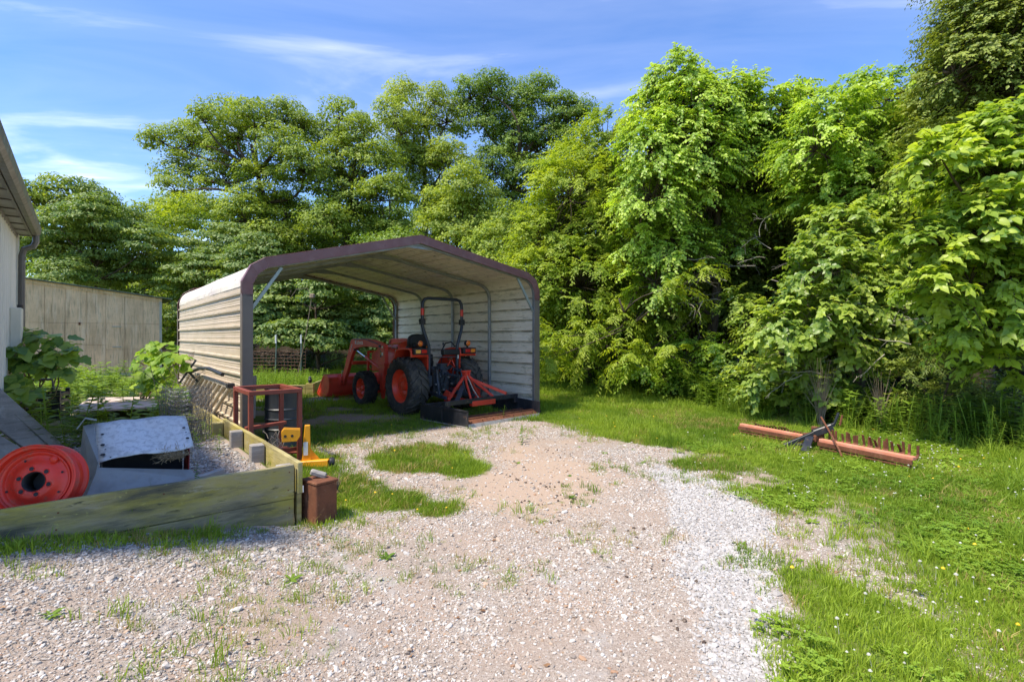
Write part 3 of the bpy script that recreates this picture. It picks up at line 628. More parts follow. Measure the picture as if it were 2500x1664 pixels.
# roll bar
def rb_pts(s): return [(s*.35, -.33, .66), (s*.35, -.33, 1.34), (s*.36, -.33, 1.44), (s*.47, -.31, 1.74), (s*.495, -.30, 1.84), (s*.495, -.30, 2.22), (s*.485, -.30, 2.32), (s*.44, -.30, 2.39), (s*.36, -.30, 2.415)]
RB = MB().tube(rb_pts(-1)+[(-x, y, z) for x, y, z in [(-a_, b_, c_) for a_, b_, c_ in rb_pts(1)]][::-1] if False else rb_pts(-1)+rb_pts(1)[::-1], .034, 10).build('roll_bar', 'black_frame', TR, smooth=True)
for s in (-1, 1):
    MB().box((s*.495, -.30, 1.93), (.10, .10, .12)).tube([(s*.43, -.30, 1.945), (s*.575, -.30, 1.945)], .018, 8).tube([(s*.55, -.30, 1.945), (s*.565, -.30, 1.945)], .035, 8).build('hinge_bracket', 'black_plastic', RB, bevel=.008)
    MB().lathe([(.0355, 2.06), (.0355, 2.20)], 12, 'Z', (s*.495, -.30, 0)).build('reflective_sticker', 'sticker_red', RB, smooth=True)
    MB().box((s*.35, -.33, .70), (.09, .12, .22)).build('roll_bar_foot', 'machine_grey', RB, bevel=.01)
MB().box((.35, -.372, 1.20), (.03, .004, .11)).build('warning_label', 'decal_white', RB)
MB().bar((-.35, -.34, 1.19), (.35, -.34, 1.19), .03, .02).build('cross_rail', 'machine_grey', RB)
MB().box((.16, -.36, 1.29), (.42, .12, .12)).build('tool_box', 'black_plastic', TR, bevel=.02, seg=2)
MB().tube([(.03, -.2, 1.05), (.05, -.24, 1.30), (.05, -.25, 1.47)], .008, 6).lathe([(.001, 0), (.022, .01), (.022, .04), (.001, .055)], 8, 'Z', (.05, -.25, 1.44)).build('lever', 'black_plastic', TR, smooth=True)
MB().tube([(-.05, .25, 1.0), (-.05, .2, 1.38)], .008, 6).lathe([(.001, 0), (.03, .01), (.03, .06), (.001, .075)], 8, 'Z', (-.05, .2, 1.36)).build('lever', 'yellow_lens', TR, smooth=True)
# three-point hitch
for s in (-1, 1):
    MB().bar((s*.24, -.12, .44), (s*.36, -.98, .40), .03, .07).build('lower_link', 'machine_grey', TR, bevel=.006)
    MB().bar((s*.24, -.22, .93), (s*.30, -.56, .90), .05, .06).build('lift_arm', 'machine_grey', TR, bevel=.008)
    MB().tube([(s*.30, -.55, .90), (s*.31, -.60, .64), (s*.325, -.70, .42)], .017, 8).tube([(s*.302, -.56, .80), (s*.312, -.63, .58)], .027, 8).build('lift_rod', 'machine_grey', TR, smooth=True)
    MB().tube([(s*.17, -.32, .52), (s*.28, -.6, .45)], .012, 6).build('check_chain', 'machine_grey', TR)
    MB().tube([(s*.14, -.30, 1.05), (s*.20, -.42, .95), (s*.16, -.44, .78), (s*.10, -.36, .70)], .013, 6).build('hydraulic_hose', 'black_plastic', TR, smooth=True)
MB().tube([(0, -.33, .84), (0.01, -.92, .80)], .02, 8).tube([(0.003, -.45, .832), (.007, -.75, .812)], .032, 8).build('top_link', 'machine_grey', TR, smooth=True)
MB().box((.0, -.33, .86), (.10, .10, .16)).tube([(-.27, -.22, .95), (.27, -.22, .95)], .045, 10).box((.05, -.25, .98), (.22, .14, .14)).build('rockshaft', 'machine_grey', TR, bevel=.01)
MB().tube([(.10, -.30, .96), (.13, -.40, 1.10), (.12, -.34, 1.20)], .012, 6).tube([(.19, -.30, .9), (.22, -.42, 1.0), (.2, -.34, 1.15)], .012, 6).build('hydraulic_hose', 'tractor_red', TR, smooth=True)
MB().box((.15, -.36, 1.15), (.09, .05, .06)).tube([(.12, -.38, 1.16), (.12, -.44, 1.16)], .018, 8).build('valve_block', 'rust', TR)
for i, pts_ in enumerate(([(-.16, -.28, .98), (-.24, -.46, .90), (-.20, -.50, .70), (-.10, -.42, .55)], [(.08, -.3, 1.02), (.02, -.48, .98), (-.06, -.5, .80), (-.04, -.40, .66)], [(-.2, -.25, 1.1), (-.28, -.36, 1.02), (-.3, -.40, .84), (-.26, -.34, .6)], [(.22, -.28, 1.08), (.27, -.44, 1.0), (.26, -.5, .78), (.18, -.42, .58)])):
    MB().tube(pts_, .011, 6).build('hydraulic_hose', 'black_plastic', TR, smooth=True)
for x_, z_ in ((-.10, .78), (.12, .76), (-.2, .62), (.2, .62), (0, .50)): MB().lathe([(.02, -.36), (.02, -.33)], 6, 'Y', (x_, 0, z_), True).build('bolt', 'worn_edge', TR)
MB().box((-.12, -.345, .60), (.10, .02, .14)).build('cover_plate', 'machine_grey', TR, bevel=.006)
MB().box((0, -.36, .34), (.16, .10, .05)).bar((0, -.2, .34), (0, -.62, .36), .06, .03).build('drawbar', 'machine_grey', TR, bevel=.005)
MB().tube([(.24, .85, 1.5), (.24, .85, 1.52)], .05, 10).build('dash_gauge', 'black_plastic', TR)
# ---------------- front loader
LD = empty('front_loader', (0, 0, 0), 0, TR)
for s in (-1, 1):
    x = s*.535
    MB().prism([(1.20, 1.44), (1.36, 1.47), (1.50, 1.42), (1.52, 1.1), (1.47, .72), (1.42, .40), (1.28, .40), (1.26, .72), (1.17, 1.0)], 'X', x-.045, x+.045).build('loader_tower', 'loader_red', LD, bevel=.008)
    MB().prism([(1.18, .96), (1.54, .96), (1.54, 1.02), (1.18, 1.02)], 'X', x-.06, x+.06).build('tower_collar', 'loader_red', LD, bevel=.006)
    MB().prism([(1.24, .50), (1.44, .50), (1.40, .20), (1.30, .20)], 'X', x-.02+s*.0, x+.02).build('mount_plate', 'loader_red', LD, bevel=.006)
    topl = [(1.30, 1.47), (1.7, 1.54), (2.3, 1.575), (2.86, 1.565), (3.02, 1.54), (3.20, 1.20), (3.42, .84), (3.62, .52), (3.66, .42)]
    botl = [(3.55, .36), (3.46, .44), (3.22, .78), (3.02, 1.08), (2.88, 1.26), (2.70, 1.34), (2.3, 1.38), (1.7, 1.37), (1.34, 1.33)]
    arm = MB().prism(topl+botl, 'X', x-.042, x+.042).build('loader_arm', 'loader_red', LD, bevel=.008)
    MB().tube([(x-.075, 1.40, 1.40), (x+.075, 1.40, 1.40)], .03, 10).tube([(x-.075, 3.58, .45), (x+.075, 3.58, .45)], .03, 10).tube([(x-.06, 2.80, 1.30), (x+.06, 2.80, 1.30)], .025, 10).build('pivot_pin', 'machine_grey', arm, smooth=True)
    MB().tube([(x, 1.48, .88), (x, 2.25, 1.12)], .036, 10).build('lift_cylinder', 'loader_red', LD, smooth=True)
    MB().tube([(x, 2.25, 1.12), (x, 2.80, 1.29)], .018, 8).build('cylinder_rod', 'chrome', LD, smooth=True)
    MB().tube([(x, 2.86, 1.40), (x+.0, 3.22, 1.02)], .03, 10).build('bucket_cylinder', 'loader_red', LD, smooth=True)
    MB().tube([(x, 3.22, 1.02), (x, 3.60, .66)], .016, 8).build('cylinder_rod', 'chrome', LD, smooth=True)
    MB().bar((x, 3.56, .46), (x, 3.66, .72), .04, .05).bar((x+.03, 3.66, .70), (x+.03, 3.78, .50), .03, .04).build('bucket_link', 'chrome', LD, bevel=.004)
    MB().tube([(x-s*.06, 2.9, 1.52), (x-s*.07, 3.1, 1.35), (x-s*.06, 3.3, 1.1), (x-s*.06, 3.4, .9)], .012, 6).tube([(x+s*.055, 1.5, 1.45), (x+s*.055, 2.2, 1.56), (x+s*.055, 2.8, 1.55)], .01, 6).build('hydraulic_hose', 'black_plastic', LD, smooth=True)
MB().tube([(-.535, 3.05, .95), (.535, 3.05, .95)], .05, 12).build('arm_crosstube', 'loader_red', LD, smooth=True)
MB().bar((-.30, 2.62, .55), (-.30, 2.62, 1.25), .05, .05).bar((.30, 2.62, .55), (.30, 2.62, 1.25), .05, .05).bar((-.33, 2.62, 1.24), (.33, 2.62, 1.24), .05, .05).bar((-.33, 2.62, .92), (.33, 2.62, .92), .05, .03).bar((-.33, 2.62, .80), (.33, 2.62, .80), .05, .03).build('brush_guard', 'loader_red', LD, bevel=.006)
BK = empty('bucket', (0, 0, 0), 0, LD)
bl = [(4.10, .58), (3.86, .60), (3.74, .53), (3.70, .40), (3.74, .20), (3.86, .07), (4.02, .03), (4.62, .01)]
MB().sheet([V(-.86, a_, b_) for a_, b_ in bl], (1.72, 0, 0)).build('bucket_shell', 'loader_red', BK, solid=.014, smooth=True)
for s in (-1, 1):
    MB().prism([(4.10, .57), (3.87, .585), (3.755, .52), (3.715, .40), (3.755, .21), (3.87, .085), (4.02, .045), (4.60, .02), (4.52, .16)], 'X', s*.845, s*.865).build('bucket_side', 'loader_red', BK, bevel=.004)
    MB().bar((s*.868, 4.10, .56), (s*.868, 4.56, .06), .012, .05).build('side_cutter', 'loader_red', BK)
    for d_ in (-.07, .07): MB().prism([(3.52, .52), (3.62, .66), (3.80, .60), (3.74, .30), (3.58, .36)], 'X', s*.535+d_-.008, s*.535+d_+.008).build('bucket_lug', 'loader_red', BK, bevel=.004)
MB().box((0, 3.99, .605), (1.74, .26, .02)).build('bucket_lip', 'loader_red', BK, bevel=.005)
MB().box((0, 4.58, .015), (1.73, .16, .016)).build('cutting_edge', 'worn_edge', BK)
# lettering and decals
def text(name, body, size, m, parent, mtx, ext=.0015):
    cu = bpy.data.curves.new(name, 'FONT'); cu.body = body; cu.size = size; cu.extrude = ext; cu.align_x = 'CENTER'; cu.align_y = 'CENTER'; cu.resolution_u = 3
    t_ = bpy.data.objects.new(name, cu); dg = bpy.context.evaluated_depsgraph_get()
    COL.objects.link(t_); bpy.context.view_layer.update(); me_ = bpy.data.meshes.new_from_object(t_.evaluated_get(bpy.context.evaluated_depsgraph_get()))
    bpy.data.objects.remove(t_); me_.materials.clear(); me_.materials.append(M[m])
    o = bpy.data.objects.new(name, me_); COL.objects.link(o); o.parent = parent; o.matrix_local = mtx; return o
def side_mtx(x, y, z, ang):
    """text on a face that looks towards -x, reading in -y ... turned by ang in that plane"""
    X = Vector((0, -math.cos(ang), math.sin(ang))); N = Vector((-1, 0, 0)); Y = N.cross(X)
    return Matrix(((X.x, Y.x, N.x, x), (X.y, Y.y, N.y, y), (X.z, Y.z, N.z, z), (0, 0, 0, 1)))
text('lettering', 'Kubota', .155, 'decal_white', LD, side_mtx(-.5795, 2.55, 1.475, R(1)))
text('lettering', 'LA402', .085, 'decal_white', LD, side_mtx(-.5795, 3.0, 1.34, R(58)))
text('lettering', 'Kubota', .085, 'decal_white', TR, side_mtx(-.334, 1.20, 1.37, 0))
for y_, z_, a_, b_, m_ in ((1.30, 1.38, .07, .05, 'decal_white'), (1.30, 1.22, .07, .07, 'decal_white'), (1.38, 1.22, .05, .15, 'black_plastic'), (1.385, 1.23, .035, .06, 'yellow_lens'), (1.06, 1.30, .05, .16, 'black_plastic'), (1.06, 1.31, .03, .05, 'decal_white'), (1.13, 1.30, .03, .05, 'decal_white')):
    xx = -.5815 if y_ > 1.25 else -.336
    MB().box((xx, y_, z_), (.003, a_, b_)).build('decal', m_, LD if y_ > 1.25 else TR)

# ================================================================ grading scraper behind the tractor
GS = empty('grading_scraper', (-.77, 8.93, 0), R(46)); GS.location.z = hz(-.4, 9.8)-.004
tag(GS, 'black box grading scraper with rusty blades and red hitch frame behind the tractor', 'grading scraper')
wG, lG, hG = 1.93, 1.40, .33
for x in (.01, wG-.01):
    sp = MB().prism([(0, 0), (lG, .0), (lG, hG-.03), (lG*.55, hG), (0, hG-.03)], 'X', x-.008, x+.008).build('side_plate', 'black_paint', GS, bevel=.003)
    sx = -1 if x < 1 else 1
    MB().box((x+sx*.012, lG/2, hG-.04), (.014, lG*.97, .03)).build('edge_rib', 'black_paint', sp, bevel=.003)
    MB().box((x+sx*.012, lG*.52, hG*.5), (.016, .025, hG*.9)).build('weld_seam', 'black_paint', sp, bevel=.003)
    MB().box((x+sx*.002, lG/2, .012), (.03, lG, .02)).build('skid_shoe', 'worn_edge', sp)
for y, zz in ((.10, .035), (.40, .02)):
    mb = MB(); mb.add([(.02, y-.08, zz), (wG-.02, y-.08, zz), (wG-.02, y+.05, zz+.08), (.02, y+.05, zz+.08), (.02, y-.05, zz-.005), (wG-.02, y-.05, zz-.005), (wG-.02, y+.08, zz+.07), (.02, y+.08, zz+.07)], [(0, 1, 2, 3), (7, 6, 5, 4), (0, 4, 5, 1), (2, 6, 7, 3), (1, 5, 6, 2), (0, 3, 7, 4)])
    bl_ = mb.build('blade', 'rust', GS, bevel=.003)
    MB().bar((.02, y-.10, zz-.005), (wG-.02, y-.10, zz-.005), .012, .075, (0, .5, 1)).build('cutting_edge', 'worn_edge', bl_)
    for i in range(7): MB().lathe([(.012, 0), (.012, .012), (.001, .016)], 6, 'Z', (.15+i*.27, y-.02, zz+.05)).build('bolt', 'rust', bl_)
    MB().box((wG/2, y+.085, zz+.085), (wG-.05, .05, .03)).build('blade_backing', 'rust', GS)
MB().box((wG/2, .66, hG+.035), (wG, .08, .085)).build('top_beam', 'black_paint', GS, bevel=.006)
MB().box((wG/2+.0, .66, hG-.02), (.62, .09, .10)).build('hitch_plate', 'loader_red', GS, bevel=.005)
MB().box((.06, .66, hG-.03), (.09, .10, .13)).box((wG-.06, .66, hG-.03), (.09, .10, .13)).build('beam_bracket', 'black_paint', GS, bevel=.004)
MB().box((wG/2, 1.28, hG-.05), (wG-.04, .06, .07)).build('front_beam', 'black_paint', GS, bevel=.005)
xc = wG/2
for s in (-1, 1):
    MB().bar((xc+s*.05, 1.16, .80), (xc+s*.42, 1.22, .34), .05, .05).build('mast_leg', 'loader_red', GS, bevel=.005)
    MB().bar((xc+s*.05, 1.15, .80), (xc+s*.30, .68, .40), .035, .05).build('rear_brace', 'loader_red', GS, bevel=.005)
    MB().prism([(1.18, .30), (1.36, .30), (1.40, .44), (1.30, .54), (1.18, .50)], 'X', xc+s*.40-.008, xc+s*.40+.008).build('hitch_ear', 'loader_red', GS, bevel=.004)
MB().bar((xc+.12, 1.10, .72), (xc+.62, .62, .44), .05, .06).build('diagonal_brace', 'loader_red', GS, bevel=.005)
MB().bar((xc-.62, .70, .40), (xc-.18, 1.05, .62), .09, .02).build('parking_stand', 'machine_grey', GS, bevel=.004)
MB().box((xc, 1.16, .80), (.10, .03, .16)).box((xc-.05, 1.16, .86), (.02, .12, .08)).box((xc+.05, 1.16, .86), (.02, .12, .08)).box((xc, 1.16, .90), (.22, .06, .03)).build('mast_head', 'loader_red', GS, bevel=.004)
MB().prism([(1.18, .30), (.70, .30), (.70, .36), (1.18, .40)], 'X', xc-.25, xc-.23).prism([(1.18, .30), (.70, .30), (.70, .36), (1.18, .40)], 'X', xc+.23, xc+.25).build('hitch_rail', 'loader_red', GS, bevel=.003)
MB().tube([(xc+.02, 1.15, .80), (xc-.04, .9, .55), (xc-.06, .70, .38)], .01, 6).build('rod', 'pale_wood', GS)
# ================================================================ things about the yard
# landscape rake on the lawn
pa, pb = Vector((3.73, 8.33, 0)), Vector((4.72, 6.0, 0)); dirr = (pb-pa).normalized(); ang = math.atan2(dirr.y, dirr.x)
RK = empty('landscape_rake', (pa.x, pa.y, hz(4.2, 7.2)+.01), ang); tag(RK, 'faded orange landscape rake with brown spring tines lying in the grass', 'rake')
LR = (pb-pa).length                                            # local x along the bar, +y away from the drive
for x0, x1, tl, yo in ((0, 1.10, -.06, .05), (1.36, LR, 0, 0)):
    b_ = MB(); p, q = V(x0, yo+tl, .145), V(x1, yo, .145); b_.bar(p, q, .075, .048)
    bar = b_.build('rake_bar', 'rake_orange', RK, bevel=.008)
    MB().bar(p+V(0, -.05, -.045), q+V(0, -.05, -.045), .02, .05).bar(p+V(.02, -.03, -.10), q+V(-.02, -.03, -.10), .05, .02).build('bar_flange', 'rust', bar)
def tine(x, y, h, lean, par):
    w = .0145; pts = [(x, y+.03, .12), (x, y+.085, .13), (x, y+.12, .17), (x, y+.11+lean*.3, .17+h*.4), (x+.004, y+.09+lean, .17+h)]
    mb = MB()
    for i in range(len(pts)-1): mb.bar(pts[i], pts[i+1], w*2.1, .007, (0, 1, .3))
    return mb.build('tine', 'rust', par)
k = 0
for i in range(17): tine(.16+i*.053, .03, random.uniform(.01, .05), -.05, RK)
for i in range(24):
    if i in (3, 9, 18, 22): continue
    tine(1.40+i*.047+(.010 if i % 2 else -.004), .02, random.uniform(.09, .13), random.uniform(-.035, .03), RK)
MB().box((1.23, .04, .16), (.20, .20, .10)).box((1.20, .12, .24), (.10, .06, .12)).build('pivot_block', 'rust', RK, bevel=.01)
MB().bar((1.10, -.38, .05), (1.42, .20, .36), .045, .05).bar((1.42, .20, .36), (1.44, .26, .52), .03, .03).build('tow_arm', 'black_paint', RK, bevel=.005)
MB().bar((1.27, -.02, .22), (1.42, .16, .33), .10, .10).build('arm_housing', 'black_paint', RK, bevel=.012)
MB().bar((1.28, -.10, .19), (1.40, -.36, .03), .10, .02).bar((1.05, -.30, .05), (1.30, -.18, .09), .05, .03).build('foot_plate', 'black_paint', RK, bevel=.004)
MB().tube([(1.30, .10, .45), (1.50, -.02, .30), (1.72, -.14, .10), (1.80, -.2, .03)], .012, 6).tube([(1.52, .22, .50), (1.50, .20, .36)], .014, 6).build('adjust_rod', 'rust', RK)
MB().lathe([(.014, 0), (.014, .02), (.001, .025)], 6, 'Z', (1.27, .03, .27)).build('bolt', 'chrome', RK)

# loose wheel rim standing in the bed
wr = empty('wheel_rim', (-3.285, 3.56, hz(-3.285, 3.56)+.225)); tag(wr, 'bright red steel wheel rim propped behind the front plank of the raised bed', 'wheel rim')
wr.rotation_euler = (R(-14), 0, R(17))                        # axis is local y, face looks to -y
r0 = .245
mb = MB(); prof = [(r0-.005, -.10), (r0, -.095), (r0, -.088), (r0-.022, -.082), (r0-.030, -.05), (r0-.062, -.035), (r0-.062, .02), (r0-.030, .04), (r0-.022, .072), (r0, .08), (r0+.004, .088), (r0-.004, .092)]
mb.lathe(prof, 56, 'Y').build('barrel', 'wheel_red', wr, smooth=True, solid=.006)
mb = MB(); mb.lathe([(r0-.045, -.055), (r0-.058, -.045), (r0-.066, -.03), (r0-.075, -.028), (0.1332, -.045), (0.1161, -.062), (0.1032, -.066), (0.0731, -.066), (0.0645, -.066)], 56, 'Y')
dsc = mb.build('disc', 'wheel_red', wr, smooth=True, solid=.008)
MB().lathe([(0.0640, -.075), (0.0640, .06)], 40, 'Y').build('hub_bore', 'inside_dark', wr, smooth=True, solid=.003)
MB().lathe([(.001, .058), (0.0640, .058)], 40, 'Y').build('bore_back', 'inside_dark', wr)
for i in range(6):
    a_ = R(30+60*i)+.25; c_ = V(0.0885*math.cos(a_), -.0705, 0.0885*math.sin(a_)); mb = MB(); mb.lathe([(.001, -.0715), (.0135, -.0715)], 14, 'Y', (c_.x, 0, c_.z)).build('lug_hole', 'inside_dark', dsc)
    mb = MB(); mb.lathe([(.0135, -.068), (.019, -.074), (.021, -.067)], 14, 'Y', (c_.x, 0, c_.z)).build('hole_collar', 'wheel_red', dsc, smooth=True)
for a_, rr in ((R(55), 0.1633), (R(118), 0.1590), (R(200), 0.1633), (R(285), 0.1633), (R(330), 0.1590), (R(20), 0.1547)):
    MB().lathe([(.001, -.047), (.008, -.047)], 10, 'Y', (rr*math.cos(a_), 0, rr*math.sin(a_))).build('small_hole', 'inside_dark', dsc)
MB().lathe([(.026, -.044), (.024, -.060), (.012, -.068), (.001, -.07)], 14, 'Y', (0.1676*math.cos(R(58)), 0, 0.1676*math.sin(R(58)))).build('dimple', 'wheel_red', dsc, smooth=True)

# bent sheet-metal hood
p0 = V(-3.42, 4.40, 0); MH = empty('metal_hood', (-3.16, 4.22, hz(-3.16, 4.22)), R(33)); MH.scale = (1.1, 1.1, 1.05); tag(MH, 'open silver sheet metal hood with a dark red inside lying in the gravel bed', 'machine hood')
tl_, tr_, br_, bl2 = V(-.24, .34, .47), V(.36, .36, .485), V(.415, -.02, .275), V(-.17, -.06, .225)
mb = MB(); nu, nv = 14, 9
for j in range(nv+1):
    for i in range(nu+1):
        p = tl_.lerp(tr_, i/nu).lerp(bl2.lerp(br_, i/nu), j/nv); p = p+V(0, 0, (float(vnoise(i*.5, j*.5))-.5)*.022+.012*math.sin(i*.45)*(j/nv)); mb.v.append(tuple(p))
mb.f = [(j*(nu+1)+i, j*(nu+1)+i+1, (j+1)*(nu+1)+i+1, (j+1)*(nu+1)+i) for j in range(nv) for i in range(nu)]
mb.build('top_sheet', 'zinc_sheet', MH, solid=.006, smooth='all')
for f1_, f2_, r_ in ((.06, .62, .014), (.05, .86, .016), (.07, .35, .011), (.94, .45, .012), (.95, .78, .013), (.95, .6, .006), (.08, .74, .006), (.12, .95, .006)):
    c_ = tl_.lerp(tr_, f1_).lerp(bl2.lerp(br_, f1_), f2_); n_ = (tr_-tl_).cross(bl2-tl_).normalized(); n_ = n_ if n_.z > 0 else -n_
    e1 = n_.cross(V(1, 0, 0)).normalized(); e2 = n_.cross(e1)
    MB().add([c_+n_*.016+(e1*math.cos(2*math.pi*i/10)+e2*math.sin(2*math.pi*i/10))*r_ for i in range(10)], [tuple(range(10))]).build('bolt_hole', 'inside_dark', MH)
MB().add([tl_, bl2, V(-.20, -.14, .02), V(-.33, .28, .03), V(-.30, .33, .46)], [(0, 1, 2, 3, 4)]).build('side_sheet', 'zinc_dull', MH, solid=.006)
MB().sheet([V(-.33, .30, .45), V(-.29, .36, .52), V(-.22, .345, .50)], (.0, -.06, .0)).build('rolled_edge', 'zinc_dull', MH, solid=.006)
MB().add([V(-.17, -.062, .19), V(.40, -.04, .085), V(.44, -.16, .03), V(-.22, -.22, .03)], [(0, 1, 2, 3)]).add([V(-.17, -.062, .225), V(-.17, -.064, .19), V(-.22, -.22, .0), V(-.3, .1, .0)], [(0, 1, 2, 3)]).build('apron_sheet', 'zinc_dull', MH, solid=.006)
MB().add([V(-.18, .30, .0), V(.34, .32, .0), V(.34, .33, .45), V(-.20, .31, .43)], [(0, 1, 2, 3)]).add([V(-.17, -.05, .01), V(.37, -.02, .01), V(.34, .32, .01), V(-.16, .30, .01)], [(0, 1, 2, 3)]).add([V(-.16, -.05, .0), V(-.16, -.05, .2), V(-.19, .3, .42), V(-.19, .3, 0)], [(0, 1, 2, 3)]).build('inner_shade', 'inside_dark', MH, solid=.005)  # dark sheets put in for the shade within the hood
MB().add([V(.35, .31, .01), V(.372, .02, .01), V(.382, -.012, .09), V(.385, -.012, .23), V(.365, .29, .43)], [(0, 1, 2, 3, 4)]).build('end_panel', 'inner_red', MH, solid=.006)
mb = MB()
for i in range(110):
    c_ = V(random.gauss(.28, .06), random.uniform(-.05, .02), random.gauss(.225, .018)); d_ = V(random.gauss(0, 1), random.gauss(0, .5), random.gauss(-.2, .6)).normalized()*random.uniform(.03, .07)
    mb.tube([c_-d_, c_+V(0, 0, -.01), c_+d_], .0018, 3)
tag(mb.build('nest_straw', 'hay', MH), kind='stuff')

# grey planks leaning at the barn end
def loose_plank(p, q, w, h, lab, m='grey_wood', up=(0, 0, 1), grp=None, name='weathered_plank'):
    mb = MB(); p, q = Vector(p), Vector(q); n = 8
    for i in range(n): pass
    mb.bar(p, q, w, h, up); o = mb.build(name, m, bevel=.006); return tag(o, lab, 'plank', grp)
g0 = hz(-5.0, 5.4)
loose_plank((-4.98, 5.50, g0+.0), (-5.60, 5.08, g0+.86), .23, .04, 'wide grey weathered plank leaning against the barn above the red rim', up=(.5, -.6, .6), grp='grey planks by the barn')
loose_plank((-4.90, 5.56, g0+.0), (-5.62, 5.22, g0+.98), .09, .05, 'narrow grey splintered rail leaning beside the wide grey plank', up=(.5, -.6, .6), grp='grey planks by the barn')
loose_plank((-4.92, 5.10, g0-.0), (-5.40, 4.80, g0+.52), .20, .05, 'short dark grey plank leaning low behind the red rim', up=(.5, -.6, .6), grp='grey planks by the barn')
x_, y_ = AB(-.62, .42); loose_plank((*AB(-1.05, .26), hz(x_, y_)+.02), (*AB(-.42, .62), hz(x_, y_)+.05), .06, .045, 'short grey stake lying on the gravel inside the raised bed', name='wooden_stake')
# pale sheet lying in the weeds
ps = MB(); q_ = [(-7.35, 8.9), (-5.6, 9.1), (-5.35, 7.9), (-6.35, 7.35)]
ps.prism([(a_, b_) for a_, b_ in q_], 'Z', 0, .03); o = ps.build('pale_panel', 'pink_sheet', None, bevel=.005); o.location = (0, 0, hz(-6, 8.2)+.06); tag(o, 'stained pale pink panel lying flat among the weeds', 'panel')
o.rotation_euler = (R(.6), 0, 0)
for i in range(3):
    a_ = i*.06; o = MB().tube([(-7.3+a_, 8.0+a_, .0), (-6.5, 8.35+a_*.6, .05+a_*.2), (-5.4-a_, 8.95-a_, .03)], .011, 5).build('fallen_twig', 'dead_twig'); o.location.z = hz(-6.2, 8.4)+.105
    tag(o, ('thin bare twig lying lowest across the pale pink panel', 'middle bare twig lying across the pale pink panel', 'uppermost bare twig lying across the pale pink panel')[i], 'twig', 'twigs on the pale panel')
# black crate in the vines
CR = empty('plastic_crate', (-7.0, 7.6, hz(-7.0, 7.6)), R(25)); tag(CR, 'black plastic crate half hidden under the broad dark leaves', 'crate')
for s in (-1, 1):
    for k_ in range(4): MB().box((0, s*.2, .06+k_*.10), (.55, .02, .06)).build('slat', 'black_plastic', CR, bevel=.004); MB().box((s*.275, 0, .06+k_*.10), (.02, .40, .06)).build('slat', 'black_plastic', CR, bevel=.004)
    for t_ in (-1, 1): MB().box((s*.265, t_*.19, .22), (.05, .05, .44)).build('corner_post', 'black_plastic', CR, bevel=.004)
MB().tube([(-.2, -.21, .44), (-.18, -.21, .60), (.2, -.21, .60), (.22, -.21, .44)], .02, 8).build('handle', 'pipe_grey', CR, smooth=True)
# wire roll
WRp = AB(-.42, 2.75); WR = empty('wire_roll', (*WRp, hz(*WRp)), R(20)); tag(WR, 'upright roll of grey chicken wire standing beside the slanted wooden ladder', 'wire roll')
mb = MB()
for layer, rr in enumerate((.27, .245, .21, .16)):
    nv = 26; hh = .62
    for j in range(13):
        z = hh*j/12; mb.tube([(rr*(1+.05*math.sin(3*t_+layer))*math.cos(t_), rr*(1+.05*math.cos(2*t_+j))*math.sin(t_), z+.03*math.sin(t_*2+layer)+.012*(i % 2)) for i, t_ in enumerate([2*math.pi*i/nv for i in range(nv)])], .0022, 3, close=True)
    for i in range(nv):
        t_ = 2*math.pi*i/nv; mb.tube([(rr*(1+.04*math.sin(3*t_))*math.cos(t_+.12*(j % 2)), rr*math.sin(t_+.12*(j % 2)), hh*j/8+.03*math.sin(t_*2+layer)) for j in range(9)], .0018, 3)
tag(mb.build('wire_mesh', 'wire_grey', WR, fixn=False), kind='stuff')
mb = MB()
for i in range(14):
    t_ = random.uniform(0, 6.28); x, y = random.uniform(-.25, .25), random.uniform(-.25, .25)
    mb.tube([(x, y, random.uniform(0, .2)), (x+random.gauss(0, .1), y+random.gauss(0, .1), .5), (x+random.gauss(0, .2), y+random.gauss(0, .2), random.uniform(.6, .95))], .003, 4)
tag(mb.build('dead_stalks', 'dead_twig', WR), kind='stuff')
# wooden ladder along the carport wall (carport frame)
LDR = empty('wooden_ladder', (-3.69, 7.05, 0), R(40)); tag(LDR, 'old wooden ladder with slanted round rungs lying against the carport wall', 'ladder')
zt_ = .36
MB().bar((-.075, .38, .88), (-.085, 4.3, .93), .045, .06).build('side_rail', 'pale_wood', LDR, bevel=.006)
MB().bar((-.20, .95, zt_+.03), (-.22, 4.9, zt_+.06), .045, .06).build('side_rail', 'grey_wood', LDR, bevel=.006)
for i in range(11):
    y = .50+i*.355; MB().tube([(-.078, y, .87), (-.20, y+.62, zt_+.04)], .028, 8).build('rung', 'pale_wood', LDR, smooth=True)
MB().box((-.085, .42, .905), (.10, .11, .07)).build('rail_bracket', 'black_plastic', LDR, bevel=.008)
MB().box((-.20, .98, zt_+.05), (.10, .11, .08)).build('rail_bracket', 'black_plastic', LDR, bevel=.008)
o = MB().tube([AB(.16, 3.75)+(1.06,), AB(.13, 4.6)+(1.11,), AB(.15, 5.6)+(1.06,), AB(.12, 6.4)+(.95,)], .028, 10).build('black_pipe', 'black_plastic', None, smooth=True); tag(o, 'black plastic pipe resting on the ladder along the carport wall', 'pipe')
BR = empty('bent_bracket', (*AB(.05, 6.1), .85)); tag(BR, 'dark crossed metal bracket propped against the far carport wall', 'bracket')
MB().bar((-.14, -.05, -.1), (.12, .05, .34), .04, .03).build('arm', 'machine_grey', BR); MB().bar((.16, .04, -.05), (-.12, -.02, .30), .035, .03).build('arm', 'machine_grey', BR)
